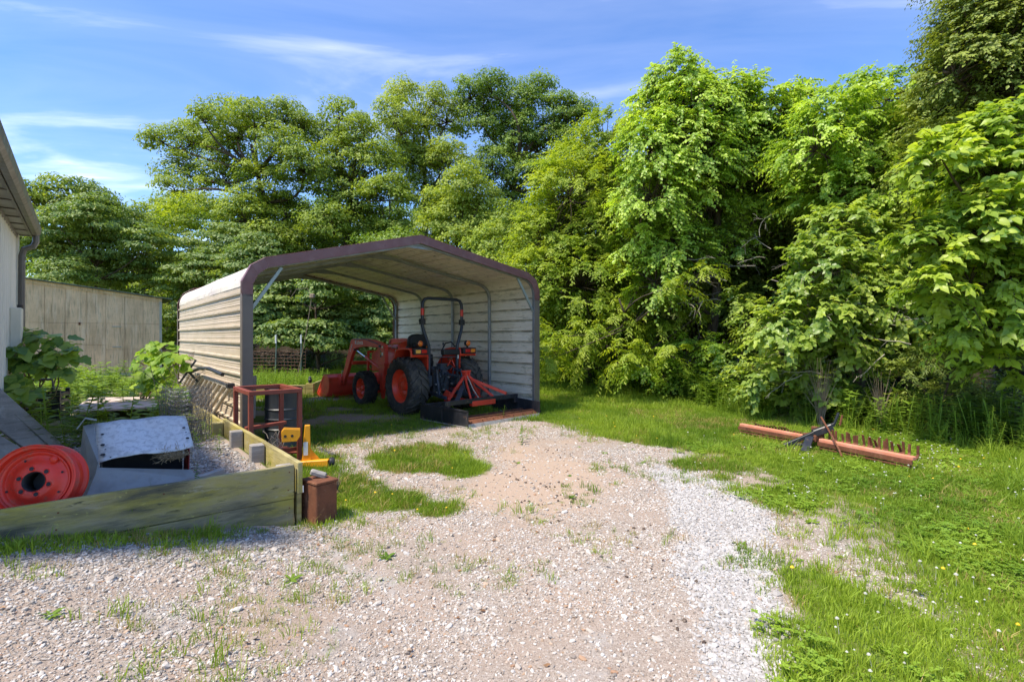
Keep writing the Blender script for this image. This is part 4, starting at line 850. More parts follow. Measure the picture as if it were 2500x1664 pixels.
# wire netting draped at the wall end
mb = MB()
for i in range(15):
    f_ = i/14; mb.tube([AB(.17-.1*f_, 6.2+2.6*g_)+(1.34-.5*f_-.12*math.sin(3*g_)*(1-f_),) for g_ in [j/8 for j in range(9)]], .0025, 3)
for j in range(22):
    g_ = j/21; mb.tube([AB(.17-.1*f_, 6.2+2.6*g_)+(1.34-.5*f_-.12*math.sin(3*g_)*(1-f_),) for f_ in [i/6 for i in range(7)]], .0025, 3)
o = mb.build('wire_netting', 'wire_rust', None, fixn=False); tag(o, 'rusty wire netting draped over the far end of the carport wall', 'netting')

# red steel stand
ST = empty('steel_stand', (*AB(.15, 2.10), 0), R(40)); tag(ST, 'open red steel stand on four legs beside the raised bed', 'stand')
ws, ds, hs2 = .56, .77, .955; t_ = .052
for x, y in ((0, 0), (ws, 0), (0, ds), (ws, ds)): MB().bar((x, y, 0), (x+.0, y, hs2-.052), t_, t_).build('leg', 'stand_red', ST, bevel=.004)
for p, q in (((0-.026, 0, 0), (ws+.026, 0, 0)), ((0-.026, ds, 0), (ws+.026, ds, 0)), ((0, .027, 0), (0, ds-.027, 0)), ((ws, .027, 0), (ws, ds-.027, 0))):
    MB().bar(V(*p)+V(0, 0, hs2-.025), V(*q)+V(0, 0, hs2-.025), t_+.002, t_).build('top_rail', 'stand_red', ST, bevel=.004)
MB().bar((.027, ds*.5, .46), (ws-.027, ds*.62, .47), .06, .04).build('brace', 'stand_red', ST, bevel=.004)
MB().box((ws*.55, ds*.35, .16), (ws-.06, ds*.6, .014), (0, R(5), 0)).box((ws*.55, .06, .19), (ws-.06, .014, .05)).build('shelf', 'stand_red', ST)
mb = MB()
for i in range(26):
    c_ = V(random.gauss(.36, .06), random.gauss(.3, .08), random.uniform(.18, .40)); d_ = V(random.gauss(0, .5), random.gauss(0, .5), 1).normalized()*.07; mb.tube([c_-d_, c_, c_+d_+V(random.gauss(0, .02), 0, -.01)], .003, 4)
o = mb.build('dry_twigs', 'pale_twig', ST); tag(o, kind='stuff')
# drum behind it
DR = empty('steel_drum', (*AB(.86, 3.28), hz(*AB(.86, 3.28))-.005)); tag(DR, 'dark grey steel drum standing behind the red stand at the carport leg', 'drum')
mb = MB(); mb.lathe([(.24, 0), (.255, .01), (.25, .03), (.25, .27), (.262, .285), (.25, .30), (.25, .55), (.262, .565), (.25, .58), (.25, .83), (.258, .85), (.245, .86), (.24, .83), (.001, .825)], 32, 'Z').build('body', 'drum_dark', DR, smooth=True)
MB().tube([(.254*math.cos(2*math.pi*i/32), .254*math.sin(2*math.pi*i/32), .43) for i in range(32)], .011, 6, close=True).build('hoop', 'machine_grey', DR, smooth=True)
# yellow hitch
YH = empty('yellow_hitch', (*AB(.70, 1.84), hz(*AB(.70, 1.84))), R(22)); tag(YH, 'small yellow steel hitch frame with a white label beside the red stand', 'hitch')
MB().prism([(-.05, .02), (.06, .02), (.05, .52), (-.01, .52)], 'Y', -.03, .03).build('upright', 'yellow_paint', YH, bevel=.006)
for y in (-.05, .045): 
    br = MB().prism([(-.26, .34), (-.10, .34), (-.06, .40), (-.06, .48), (-.24, .50), (-.27, .46)], 'Y', y-.006, y+.006).build('bracket', 'yellow_paint', YH, bevel=.004)
    for x in (-.225, -.15): MB().lathe([(.001, y-.0075), (.016, y-.0075)], 12, 'Y', (x, 0, .41)).build('pin_hole', 'inside_dark', br)
MB().box((.0, -.034, .24), (.05, .004, .16)).build('label_plate', 'decal_white', YH)
MB().bar((-.10, -.02, .05), (.26, -.10, .06), .09, .09).build('base_beam', 'yellow_paint', YH, bevel=.006)
MB().prism([(.03, .08), (.16, .10), (.05, .24)], 'Y', -.012, .012).build('gusset', 'yellow_paint', YH, bevel=.003)
MB().lathe([(.03, 0), (.055, .01), (.06, .035), (.055, .06), (.03, .07)], 16, 'X', (.26, -.11, .07), True).build('roller', 'black_plastic', YH, smooth=True)
# rusty box at the bed corner
RB2 = empty('rusty_box', (*AB(.21, -.02), hz(*AB(.21, -.02))), R(52)); tag(RB2, 'small rusty brown metal box standing against the raised bed corner', 'metal box')
MB().box((0, 0, .17), (.20, .24, .34)).build('body', 'rust', RB2, bevel=.008)
MB().box((0, 0, .352), (.215, .255, .025)).build('lid', 'rust', RB2, bevel=.006)
MB().bar((.102, -.09, .10), (.102, .02, .30), .012, .012).build('clasp', 'worn_edge', RB2)
o = MB().box((0, 0, 0), (.14, .05, .05), (R(12), R(20), R(15))).build('stone_block', 'grey_wood', None, bevel=.012); o.location = (*AB(.22, .28), hz(*AB(.22, .28))+.32); o.location.z = .385; o.parent = None
tag(o, 'grey wood offcut lying on the rusty brown box lid', 'offcut'); o.name = 'wood_offcut'; o.location = (*AB(.21, -.0), hz(*AB(.21, -.0))+.40)
# beige panel just inside the left carport leg
o = MB().box((0, 0, .42), (.50, .025, .84), (R(-8), 0, 0)).build('beige_panel', 'box_beige', None, bevel=.006); o.location = (-5.35, 10.15, hz(-5.35, 10.15)); o.rotation_euler = (0, 0, R(15)); tag(o, 'pale beige board leaning inside the carport beside the left leg', 'panel')
# far garden bed and fence
GB = empty('garden_bed', (-5.55, 13.9, 0), R(8)); tag(GB, 'low wooden garden bed of mossy boards behind the carport', 'garden bed')
MB().box((-1.2, 0, .15), (2.3, .045, .30)).build('board', 'mossy_board', GB, bevel=.006)
MB().box((.06, .02, .17), (.20, .12, .34)).build('post', 'mossy_board', GB, bevel=.008); MB().box((.0, 1.3, .15), (.045, 2.4, .28)).build('board', 'mossy_board', GB, bevel=.006)
MB().lathe([(.03, .28), (.05, .34), (.055, .38), (.03, .42), (.045, .44), (.01, .47)], 12, 'Z', (.06, .02, .06), True).build('knob', 'machine_grey', GB, smooth=True)
WF = empty('wire_fence', (-9.9, 18.3, 0), 0); tag(WF, 'rusty wire garden fence on thin metal posts behind the carport', 'fence')
for x in (.55, 1.46, 2.36):
    p_ = MB().box((x, 0, .85), (.045, .03, 1.7), (0, R(random.uniform(-3, 3)), 0)).build('post', 'post_green', WF, bevel=.003)
    MB().box((x-.0, -.004, 1.52), (.05, .036, .30)).build('post_tip', 'white_metal', p_)
mb = MB()
for j in range(9): mb.tube([(-.6, .03, .10+j*.125), (1.0, .03+.02*math.sin(j), .10+j*.124), (2.5, .03, .08+j*.122)], .007, 4)
for i in range(26): x = -.6+i*.124; mb.tube([(x, .03, .02), (x+random.gauss(0, .01), .03, .6), (x+random.gauss(0, .015), .03, 1.06+random.uniform(0, .08))], .006, 4)
tag(mb.build('wire_mesh', 'wire_rust', WF, fixn=False), kind='stuff')
mb = MB()
for i in range(60):
    x = random.uniform(.2, 2.3); z = random.uniform(.75, 1.15); mb.tube([(x, .1, z-.25), (x+random.gauss(0, .12), .1+random.gauss(0, .05), z), (x+random.gauss(0, .2), .1, z-random.uniform(-.1, .25))], .005, 4)
tag(mb.build('dead_vines', 'dead_twig', WF, fixn=False), kind='stuff')
o = MB().tube([(-7.55, 17.9, 0), (-7.2, 17.9, 1.7), (-7.0, 17.9, 3.0)], .014, 5).tube([(-7.0, 17.9, 3.0), (-7.15, 17.9, 3.3), (-7.5, 17.8, 3.25), (-7.7, 17.8, 2.95)], .01, 5).lathe([(.001, 0), (.10, .05), (.09, .16), (.001, .2)], 7, 'Z', (-6.98, 17.9, 2.92)).build('dry_stalk', 'dead_twig'); tag(o, 'tall dry brown stalk with a nodding head behind the fence', 'stalk')
# ================================================================ trees
leafmat('leaf_lime', (0.147, 0.246, 0.020), (0.416, 0.493, 0.047), 0.48)
leafmat('leaf_vine', (0.154, 0.294, 0.043), (0.556, 0.713, 0.090), 0.42, spec=.5, rough=.42)
leafmat('leaf_redbud', (0.135, 0.249, 0.053), (0.463, 0.567, 0.092), 0.44, spec=.5, rough=.4)
leafmat('leaf_redbud_near', (0.161, 0.286, 0.049), (0.533, 0.637, 0.080), 0.48, spec=.45, rough=.42)
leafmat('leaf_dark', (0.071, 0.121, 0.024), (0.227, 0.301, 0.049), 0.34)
leafmat('leaf_oak', (0.136, 0.219, 0.034), (0.410, 0.501, 0.068), 0.42)
leafmat('leaf_oak_pale', (0.164, 0.248, 0.038), (0.470, 0.544, 0.093), 0.44)
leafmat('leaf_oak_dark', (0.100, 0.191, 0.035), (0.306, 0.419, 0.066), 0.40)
leafmat('leaf_dogwood', (0.095, 0.187, 0.046), (0.330, 0.407, 0.102), 0.40, spec=.45)
leafmat('leaf_cedar', (0.095, 0.153, 0.033), (0.337, 0.396, 0.062), 0.27)
leafmat('leaf_single', (0.146, 0.272, 0.045), (0.499, 0.591, 0.073), 0.46, 'obj', spec=.45, rough=.42)
leafmat('leaf_grape', (0.096, 0.203, 0.047), (0.316, 0.448, 0.059), 0.40, 'obj', spec=.45, rough=.42)
leafmat('leaf_grape_bright', (0.129, 0.269, 0.024), (0.343, 0.487, 0.037), 0.48, 'obj')

def unit(a): return a/np.maximum(np.linalg.norm(a, axis=-1, keepdims=True), 1e-9)
def rdir(n): return unit(rng.normal(size=(n, 3)))
def leaf_geo(P, D, N, Ln, Wd, fold=.18, kind=2):
    """vertices and faces for leaves at P pointing D with upper side N"""
    S = unit(np.cross(D, N)); N = np.cross(S, D); Ln = Ln[:, None]; Wd = Wd[:, None]; n = len(P)
    if kind == 2:
        v = np.stack([P, P+D*Ln*.42+S*Wd*.5+N*Wd*fold, P+D*Ln-N*Ln*.10, P+D*Ln*.42-S*Wd*.5+N*Wd*fold], 1)
        base = np.arange(n)[:, None]*4; f = np.concatenate([base+np.array([[0, 1, 2]]), base+np.array([[0, 2, 3]])], 0)
        ti = np.concatenate([np.arange(n)]*2)
    else:
        v = np.stack([P, P-D*Ln*.06+S*Wd*.28+N*Wd*fold*.6, P+D*Ln*.34+S*Wd*.5+N*Wd*fold, P+D*Ln-N*Ln*.14, P+D*Ln*.34-S*Wd*.5+N*Wd*fold, P-D*Ln*.06-S*Wd*.28+N*Wd*fold*.6, P+D*Ln*.5], 1)
        base = np.arange(n)[:, None]*7
        f = np.concatenate([base+np.array([q]) for q in ([0, 1, 2], [0, 2, 6], [6, 2, 3], [0, 6, 4], [6, 3, 4], [0, 4, 5])], 0); ti = np.concatenate([np.arange(n)]*6)
    return v.reshape(-1, 3), f, ti
def leaf_obj(name, P, D, N, Ln, Wd, tint, m, parent, kind=2, fold=.18):
    v, f, ti = leaf_geo(P, D, N, Ln, Wd, fold, kind); me = bpy.data.meshes.new(name); np_mesh(me, v, f)
    a = me.attributes.new('tint', 'FLOAT', 'FACE'); a.data.foreach_set('value', np.clip(tint, 0, 1)[ti].astype(np.float32)); me.materials.append(M[m])
    o = bpy.data.objects.new(name, me); COL.objects.link(o); o.parent = parent; o['kind'] = 'stuff'; return o
def clump_centres(lobes, dens, cr, shell=.55):
    out = []
    for (c, r) in lobes:
        r = np.array(r if hasattr(r, '__len__') else (r, r, r*.85)); n = max(4, int(dens*(r.mean()/cr)**2))
        d = rdir(n*2); d[:, 2] = np.where(d[:, 2] < -.45, -d[:, 2], d[:, 2]); rad = shell+(1-shell)*rng.random(n*2)**.6
        p = np.array(c)+d*rad[:, None]*r; keep = []
        for q in p:
            if all(np.sum((q-k)**2) > (cr*.62)**2 for k in keep[-60:]): keep.append(q)
            if len(keep) >= n: break
        out += [(q, np.array(c)) for q in keep]
    return out
def limb(mb, pts, r0, r1, n=6):
    rs = [r0+(r1-r0)*i/(len(pts)-1) for i in range(len(pts))]; mb.tube(pts, r0, n, rs=rs)
def bend(p, q, k=.18, n=5, sag=0):
    p, q = Vector(p), Vector(q); d = q-p; off = Vector((random.gauss(0, 1), random.gauss(0, 1), random.gauss(0, .5)))*d.length*k*.5
    return [p+d*t+off*math.sin(math.pi*t)+V(0, 0, -sag*d.length*math.sin(math.pi*t)) for t in [i/n for i in range(n+1)]]
def tree(name, label, base, lobes, m, cr=.5, dens=6, per=90, leaf=(.10, .07), mode='ball', trunk=.14, top=None, group=None, flat=.65, kind=2, twigs=9, droop=.35, shell=.5, cat='tree', twig_mat='bark', limbs=True, tilt=.85, branchlets=False, pts=None):
    base = Vector((base[0], base[1], hz(base[0], base[1])-.05)); root = empty(name, base); tag(root, label, cat, group)
    cl = clump_centres(lobes, dens, cr, shell); n = len(cl); Cc = np.array([c for c, _ in cl]); Oc = np.array([o for _, o in cl])
    # trunk and limbs
    mb = MB(); cen = Vector(Oc.mean(0)); topz = top if top else max(c[2] for c, _ in lobes)
    tpts = bend((0, 0, 0), V(cen.x-base.x, cen.y-base.y, (topz-base.z)*.82), .08, 7); limb(mb, tpts, trunk, trunk*.35, 8)
    if limbs:
        for (c, r) in lobes:
            c = Vector(c)-base; a = min(tpts[1:-1], key=lambda q: (q-c+V(0, 0, .35*max(.3, (c-q).length))).length)
            lp = bend(a, c, .22, 6); limb(mb, lp, trunk*.42, trunk*.12, 6)
            near = [Vector(x)-base for x in Cc if (Vector(x)-base-c).length < 1.3*(r if not hasattr(r, '__len__') else max(r))]
            for q in near[::2 if len(near) > 40 else 1]:
                s = min(lp[2:], key=lambda z: (z-q).length); limb(mb, bend(s, q, .2, 3), trunk*.10, trunk*.035, 4)
    tk = mb.build('trunk', twig_mat, root, smooth='all', fixn=False)
    # leaves
    tin = rng.random(n)*.55+.15
    cr_ = cr*(.7+.6*rng.random(n))
    if mode == 'ball':
        i = np.repeat(np.arange(n), per); k = len(i); d = rdir(k); d[:, 2] = np.abs(d[:, 2])*.9-.25*rng.random(k); d = unit(d)
        P = Cc[i]+d*(cr_[i]*(.35+.65*rng.random(k)**.5))[:, None]*np.array([1, 1, flat])
        out = unit(Cc[i]-Oc[i]); N = unit(d*.6+out*.6+np.array([0, 0, .5])+rng.normal(size=(k, 3))*.42)
        D = unit(np.cross(N, rdir(k))); D = unit(D+out*.25-np.array([0, 0, droop*.6]))
        ti = tin[i]+(rng.random(k)-.5)*.5
    else:
        T = twigs; L = per//T; ct = np.repeat(np.arange(n), T); nt_ = len(ct); out = unit(Cc-Oc)[ct]
        td = unit(out*.9+rdir(nt_)*.8+np.array([0, 0, .05])); td[:, 2] *= .6; td = unit(td)
        ln = cr_[ct]*(.9+.9*rng.random(nt_)); st = Cc[ct]-td*ln[:, None]*.35+rdir(nt_)*(cr_[ct]*.25)[:, None]
        s = (np.arange(L)+.5)/L; i = np.repeat(np.arange(nt_), L); sl = np.tile(s, nt_)
        side = np.tile(np.where(np.arange(L) % 2, 1., -1.), nt_); k = len(i)
        ax = st[i]+td[i]*(ln[i]*sl)[:, None]+np.array([0, 0, -1])*(droop*ln[i]*sl**2)[:, None]
        tg = unit(td[i]-np.array([0, 0, 1])*(2*droop*sl)[:, None]); hz_ = unit(np.cross(tg, np.array([0, 0, 1.])))
        D = unit(tg*.75+hz_*side[:, None]*.8+rng.normal(size=(k, 3))*.22-np.array([0, 0, .28])); up = np.cross(hz_, tg); up = np.where(up[:, 2:3] < 0, -up, up)
        N = unit(up+out[i]*tilt+rng.normal(size=(k, 3))*.30); P = ax; ti = tin[ct[i]]+.28*(sl-.4)+(rng.random(k)-.5)*.4
        if branchlets:
            tb = MB()
            for q in range(0, nt_, 2):
                p0 = Vector(st[q]); e = Vector(td[q])*ln[q]; tb.tube([p0, p0+e*.5+V(0, 0, -droop*ln[q]*.25), p0+e+V(0, 0, -droop*ln[q])], .006, 3, rs=[.008, .005, .002])
            tb.v = [tuple(Vector(x)-base) for x in tb.v]; o_ = tb.build('twig', twig_mat, root, fixn=False); o_['kind'] = 'stuff'
    k = len(P); sz = .7+.6*rng.random(k)
    cw = leaf_obj('crown', P-np.array(base), D, N, leaf[0]*sz, leaf[1]*sz, ti, m, root, kind)
    return root, cw, (P, D, N, leaf[0]*sz, leaf[1]*sz)
def lobes_px(L, Y, jit=.8, dz=1.0):
    return [(tuple(at(u, v, Y+random.uniform(-jit, jit))), (r*Y/1250, r*Y/1250, r*Y/1250*dz)) for u, v, r in L]

# single leaf meshes that near plants share
def leaf_mesh(name, m, lobed=False):
    if lobed:
        ol = [(0, 0), (.20, -.10), (.44, .02), (.40, .20), (.56, .42), (.34, .56), (.26, .76), (0, 1.0)]
    else: ol = [(0, 0), (.16, -.08), (.40, .04), (.50, .26), (.40, .56), (.18, .84), (0, 1.02)]
    v = [(0, y, -.05*y*y) for x, y in ol]+[(x, y, abs(x)*.22-.12*y*y) for x, y in ol]+[(-x, y, abs(x)*.22-.12*y*y) for x, y in ol]; n = len(ol); f = []
    for i in range(n-1): f += [(i, n+i, n+i+1, i+1), (i, i+1, 2*n+i+1, 2*n+i)]
    me = bpy.data.meshes.new(name); me.from_pydata(v, [], f); me.materials.append(M[m]); me.polygons.foreach_set('use_smooth', [True]*len(f)); return me
LEAF1 = leaf_mesh('leaf', 'leaf_single'); LEAFG = leaf_mesh('leaf', 'leaf_grape', True); LEAFB = leaf_mesh('leaf', 'leaf_grape_bright', True)
def leaf_parts(me, P, D, N, Ln, Wd, parent, base):
    for p, d, nn, l, w in zip(P, D, N, Ln, Wd):
        d = Vector(d).normalized(); s = d.cross(Vector(nn)).normalized(); nn = s.cross(d)
        o = bpy.data.objects.new('leaf', me); COL.objects.link(o); o.parent = parent
        q = Vector(p)-base; o.matrix_local = Matrix(((s.x*w, d.x*l, nn.x*l, q.x), (s.y*w, d.y*l, nn.y*l, q.y), (s.z*w, d.z*l, nn.z*l, q.z), (0, 0, 0, 1)))

GT = 'trees along the wood edge'; GH = 'trees on the hillside behind the carport'
# ---- right-hand wood edge
tree('box_elder_tree', 'bright lime green leafy tree just right of the carport', (2.6, 16.3), lobes_px([(1475, 350, 75), (1430, 400, 85), (1390, 480, 105), (1480, 470, 100), (1350, 580, 105), (1450, 590, 120), (1320, 690, 95), (1420, 700, 125), (1360, 800, 105), (1500, 680, 100), (1470, 800, 100), (1290, 640, 60), (1300, 560, 50), (1280, 760, 55)], 15.6, .9), 'leaf_lime', .50, 7.5, 144, (.10, .048), 'spray', .16, group=GT, twigs=12, droop=.30)
tree('vine_clad_tree', 'tall vine-covered tree with the highest rounded top right of the carport', (5.2, 14.2), lobes_px([(1655, 190, 62), (1690, 215, 55), (1610, 270, 85), (1700, 290, 100), (1790, 270, 85), (1870, 290, 80), (1945, 270, 50), (1590, 370, 90), (1680, 390, 110), (1790, 380, 110), (1890, 390, 100), (1590, 480, 95), (1700, 500, 110), (1810, 490, 90), (1570, 590, 85), (1660, 610, 85), (1930, 480, 80), (1955, 215, 28), (1600, 690, 70), (1780, 600, 60)], 13.4, .8), 'leaf_vine', .44, 8, 156, (.085, .062), 'spray', .17, group=GT, twigs=12, droop=.42, branchlets=True)
tree('walnut_sapling', 'young tree with drooping feathery compound leaves low beside the lime green tree', (3.9, 13.6), lobes_px([(1300, 820, 55), (1360, 870, 60), (1430, 830, 65), (1440, 900, 55), (1510, 790, 62), (1590, 740, 55), (1530, 880, 60), (1660, 700, 42), (1720, 660, 30), (1610, 820, 55), (1690, 770, 35), (1740, 745, 26), (1640, 870, 40), (1570, 690, 40)], 12.8, 1.1), 'leaf_lime', .38, 6.5, 90, (.11, .038), 'spray', .06, group=GT, twigs=6, droop=.62, shell=.1)
tree('redbud_tree', 'grey green heart-leaved tree filling the gap behind the rake', (6.6, 10.6), lobes_px([(2050, 560, 75), (2120, 630, 95), (2010, 660, 90), (2090, 740, 105), (1980, 780, 85), (2170, 780, 80), (1900, 810, 60), (2060, 860, 80), (1960, 900, 75), (1870, 930, 62), (2010, 960, 55), (2140, 880, 50), (1930, 990, 40)], 9.6, .55), 'leaf_redbud', .36, 8, 108, (.09, .08), 'spray', .045, group=GT, twigs=9, droop=.30, kind=6, branchlets=True, twig_mat='dead_twig')
tree('hackberry_tree', 'mid green tree with a ragged top between the vine-clad tree and the dark cedar', (8.3, 12.2), lobes_px([(2040, 290, 80), (2110, 250, 70), (2180, 240, 75), (1990, 370, 90), (2090, 370, 105), (2190, 350, 95), (2010, 470, 95), (2110, 480, 105), (2200, 470, 95), (2240, 300, 70), (2150, 580, 90), (2250, 560, 100)], 11.6, .7), 'leaf_vine', .42, 8, 132, (.078, .056), 'spray', .14, group=GT, twigs=9, droop=.40)
tree('cedar_tree', 'tall dark ivy-hung cedar at the right edge rising out of the frame', (9.2, 10.0), lobes_px([(2350, 60, 85), (2440, 40, 120), (2400, 160, 110), (2490, 170, 120), (2330, 190, 80), (2290, 270, 75), (2380, 290, 110), (2480, 310, 120), (2290, 370, 80), (2420, -90, 120), (2500, -60, 120), (2400, 430, 110), (2270, 190, 50), (2330, 480, 100), (2440, 120, 110), (2370, 120, 90), (2480, 60, 110), (2310, 120, 60), (2440, 230, 110)], 9.9, .9), 'leaf_cedar', .40, 8.5, 140, (.065, .042), 'spray', .2, group=GT, twigs=10, droop=.35)
rt, cw, LV = tree('redbud_tree', 'near heart-leaved tree with large pale green leaves at the right edge', (8.6, 7.2), lobes_px([(2470, 330, 95), (2390, 370, 80), (2300, 390, 55), (2450, 450, 100), (2350, 470, 80), (2500, 560, 110), (2400, 570, 95), (2300, 600, 75), (2230, 590, 48), (2470, 690, 105), (2370, 690, 90), (2280, 700, 60), (2500, 800, 100), (2420, 810, 80), (2340, 790, 60), (2470, 900, 70), (2560, 450, 110), (2580, 650, 130)], 6.9, .45), 'leaf_redbud_near', .29, 6.5, 88, (.10, .07), 'spray', .08, group=GT, twigs=8, droop=.28, kind=6, branchlets=True, tilt=.9)
P, D, N, Ln, Wd = LV; px = P[:, 0]/P[:, 1]*1250+1250; py = 822-(P[:, 2]-1.6)/P[:, 1]*1250
sel = np.where((px > 2100) & (px < 2490) & (py > 280) & (py < 930))[0]; sel = sel[np.argsort(P[sel, 1])][:220]
leaf_parts(LEAF1, P[sel]+N[sel]*.012, D[sel], N[sel], Ln[sel]*1.1, Wd[sel]*1.15, cw, rt.location)
for u, Y, L_, m_, lab in ((1640, 12.9, [(1560, 905, 42), (1620, 880, 50), (1680, 860, 52), (1650, 930, 42), (1720, 920, 45), (1750, 860, 42)], 'leaf_vine', 'low leafy thicket under the vine-clad tree beside the feathery sapling'), (1800, 12.0, [(1780, 900, 45), (1830, 840, 48), (1800, 960, 38), (1860, 900, 42), (1850, 780, 42), (1800, 740, 38)], 'leaf_redbud', 'low leafy thicket between the feathery sapling and the grey green heart-leaved tree'),
        (2250, 8.6, [(2200, 920, 45), (2260, 880, 52), (2320, 930, 52), (2250, 980, 42), (2380, 960, 52), (2340, 860, 48), (2430, 1000, 50)], 'leaf_cedar', 'low feathery cedar boughs hanging behind the right end of the rake'), (1420, 17, [(1330, 880, 40), (1380, 850, 42), (1440, 870, 42), (1490, 900, 40)], 'leaf_vine', 'low leafy thicket at the foot of the lime green tree')):
    b_ = at(u, 822, Y); tree('thicket_shrub', lab, (b_.x, b_.y), lobes_px(L_, Y, .4), m_, .34, 8, 108, (.08, .055) if m_ != 'leaf_cedar' else (.07, .02), 'spray', .03, group='thickets along the wood edge', twigs=9, droop=.35, cat='shrub', shell=.3)
# darker wood behind
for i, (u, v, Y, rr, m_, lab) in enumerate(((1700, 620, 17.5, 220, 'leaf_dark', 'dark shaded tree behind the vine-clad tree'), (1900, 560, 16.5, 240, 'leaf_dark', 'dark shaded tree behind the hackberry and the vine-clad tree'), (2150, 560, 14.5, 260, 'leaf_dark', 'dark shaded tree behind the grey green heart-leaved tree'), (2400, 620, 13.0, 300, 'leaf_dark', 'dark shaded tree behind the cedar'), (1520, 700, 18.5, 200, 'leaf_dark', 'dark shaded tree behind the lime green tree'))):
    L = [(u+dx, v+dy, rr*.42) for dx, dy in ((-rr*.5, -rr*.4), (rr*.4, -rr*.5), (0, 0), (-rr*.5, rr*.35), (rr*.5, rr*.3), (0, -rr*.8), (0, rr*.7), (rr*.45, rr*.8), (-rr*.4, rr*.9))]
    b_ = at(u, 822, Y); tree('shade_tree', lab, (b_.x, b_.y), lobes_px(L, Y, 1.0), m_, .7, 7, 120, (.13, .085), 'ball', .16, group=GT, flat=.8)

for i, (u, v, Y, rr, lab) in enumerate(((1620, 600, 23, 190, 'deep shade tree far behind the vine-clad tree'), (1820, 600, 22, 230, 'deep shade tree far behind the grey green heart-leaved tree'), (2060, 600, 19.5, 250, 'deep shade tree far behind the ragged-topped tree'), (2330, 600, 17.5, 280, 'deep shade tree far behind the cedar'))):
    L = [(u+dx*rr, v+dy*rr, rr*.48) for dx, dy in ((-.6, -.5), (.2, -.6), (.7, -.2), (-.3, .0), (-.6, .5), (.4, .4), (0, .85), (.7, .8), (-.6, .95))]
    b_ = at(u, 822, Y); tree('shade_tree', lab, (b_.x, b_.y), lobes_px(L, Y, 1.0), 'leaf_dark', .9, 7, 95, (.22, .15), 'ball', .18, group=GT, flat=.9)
# ---- hillside trees behind
def oak(label, u, Y, L, m_, cr=.72, per=120, leaf=(.165, .105), trunk=.30, dens=6.2, g=GH, shell=.5, flat=.7, nm='oak_tree'):
    b_ = at(u, 822, Y); return tree(nm, label, (b_.x, b_.y), lobes_px(L, Y, 1.6), m_, cr, dens, per, leaf, 'ball', trunk, group=g, flat=flat, shell=shell)
oak('spreading oak with an open ragged crown farthest left on the hillside', 640, 33, [(400, 350, 42), (440, 420, 48), (500, 300, 42), (470, 350, 50), (560, 380, 55), (620, 290, 48), (590, 330, 50), (700, 300, 52), (745, 320, 35), (680, 370, 58), (540, 450, 58), (640, 460, 62), (430, 470, 38), (740, 420, 55), (600, 540, 65), (700, 530, 62), (500, 520, 40), (560, 270, 30), (660, 600, 60), (740, 600, 60), (580, 610, 55), (700, 660, 60)], 'leaf_oak', g=GH)
oak('mid green oak between the spreading oak and the tall pale oak', 850, 33, [(830, 290, 42), (800, 350, 52), (880, 340, 52), (840, 410, 62), (920, 410, 58), (780, 460, 58), (870, 500, 68), (950, 490, 60), (800, 560, 62), (910, 580, 65), (980, 580, 55), (860, 640, 60), (780, 640, 60), (940, 650, 60)], 'leaf_oak')
oak('tall pale yellowish oak near the middle of the hillside', 1010, 36, [(985, 240, 42), (965, 300, 52), (1020, 330, 55), (1060, 250, 42), (1090, 300, 50), (1040, 400, 62), (970, 390, 52), (1090, 400, 55), (1020, 480, 60), (1080, 500, 55)], 'leaf_oak_pale')
oak('dark round-topped oak directly above the carport ridge', 1260, 37, [(1150, 240, 45), (1200, 230, 48), (1270, 260, 52), (1320, 230, 42), (1370, 280, 50), (1410, 290, 40), (1180, 310, 58), (1260, 340, 65), (1340, 350, 62), (1400, 370, 50), (1200, 420, 62), (1290, 440, 62), (1370, 450, 55), (1240, 520, 62), (1320, 540, 60), (1180, 540, 55)], 'leaf_oak_dark')
oak('small pale green tree in front of the dark round-topped oak', 1130, 29, [(1130, 460, 52), (1090, 500, 48), (1170, 500, 50), (1120, 550, 58), (1060, 560, 42), (1180, 570, 45), (1130, 610, 50)], 'leaf_oak_pale', cr=.7, leaf=(.17, .11), trunk=.15)
oak('yellowish green tree behind the right side of the carport roof', 1250, 25, [(1250, 560, 52), (1200, 620, 58), (1290, 630, 55), (1180, 690, 58), (1260, 710, 62), (1220, 780, 62), (1310, 780, 60)], 'leaf_oak', cr=.65, leaf=(.15, .10), trunk=.13)
oak('dark leafy tree low behind the ridge of the carport', 1000, 30, [(920, 640, 62), (1000, 640, 70), (1080, 660, 68), (960, 720, 70), (1050, 740, 70), (880, 710, 60), (1130, 700, 60)], 'leaf_oak_dark', cr=.75, leaf=(.17, .11), trunk=.16)
oak('layered dogwood with pale tiers of leaves above the carport roof', 560, 24, [(480, 620, 48), (560, 600, 55), (630, 620, 48), (520, 670, 58), (600, 680, 60), (450, 690, 48), (680, 680, 48), (560, 740, 62), (480, 760, 52), (640, 740, 55)], 'leaf_dogwood', cr=.55, leaf=(.14, .09), trunk=.11, flat=.32, dens=8, nm='dogwood_tree')
oak('layered dogwood spreading behind the plywood shed', 230, 24, [(150, 560, 55), (230, 540, 58), (310, 560, 58), (120, 620, 50), (200, 610, 60), (280, 620, 60), (360, 600, 48), (160, 680, 52), (330, 680, 55), (240, 690, 60), (395, 650, 40), (80, 590, 40)], 'leaf_dogwood', cr=.55, leaf=(.14, .09), trunk=.11, flat=.32, dens=8, nm='dogwood_tree')
oak('yellow green tree between the shed and the carport', 420, 28, [(400, 560, 48), (450, 540, 48), (420, 620, 52), (380, 690, 48), (440, 690, 52), (410, 760, 52), (460, 780, 50), (390, 820, 45)], 'leaf_lime', cr=.65, leaf=(.14, .10), trunk=.12)
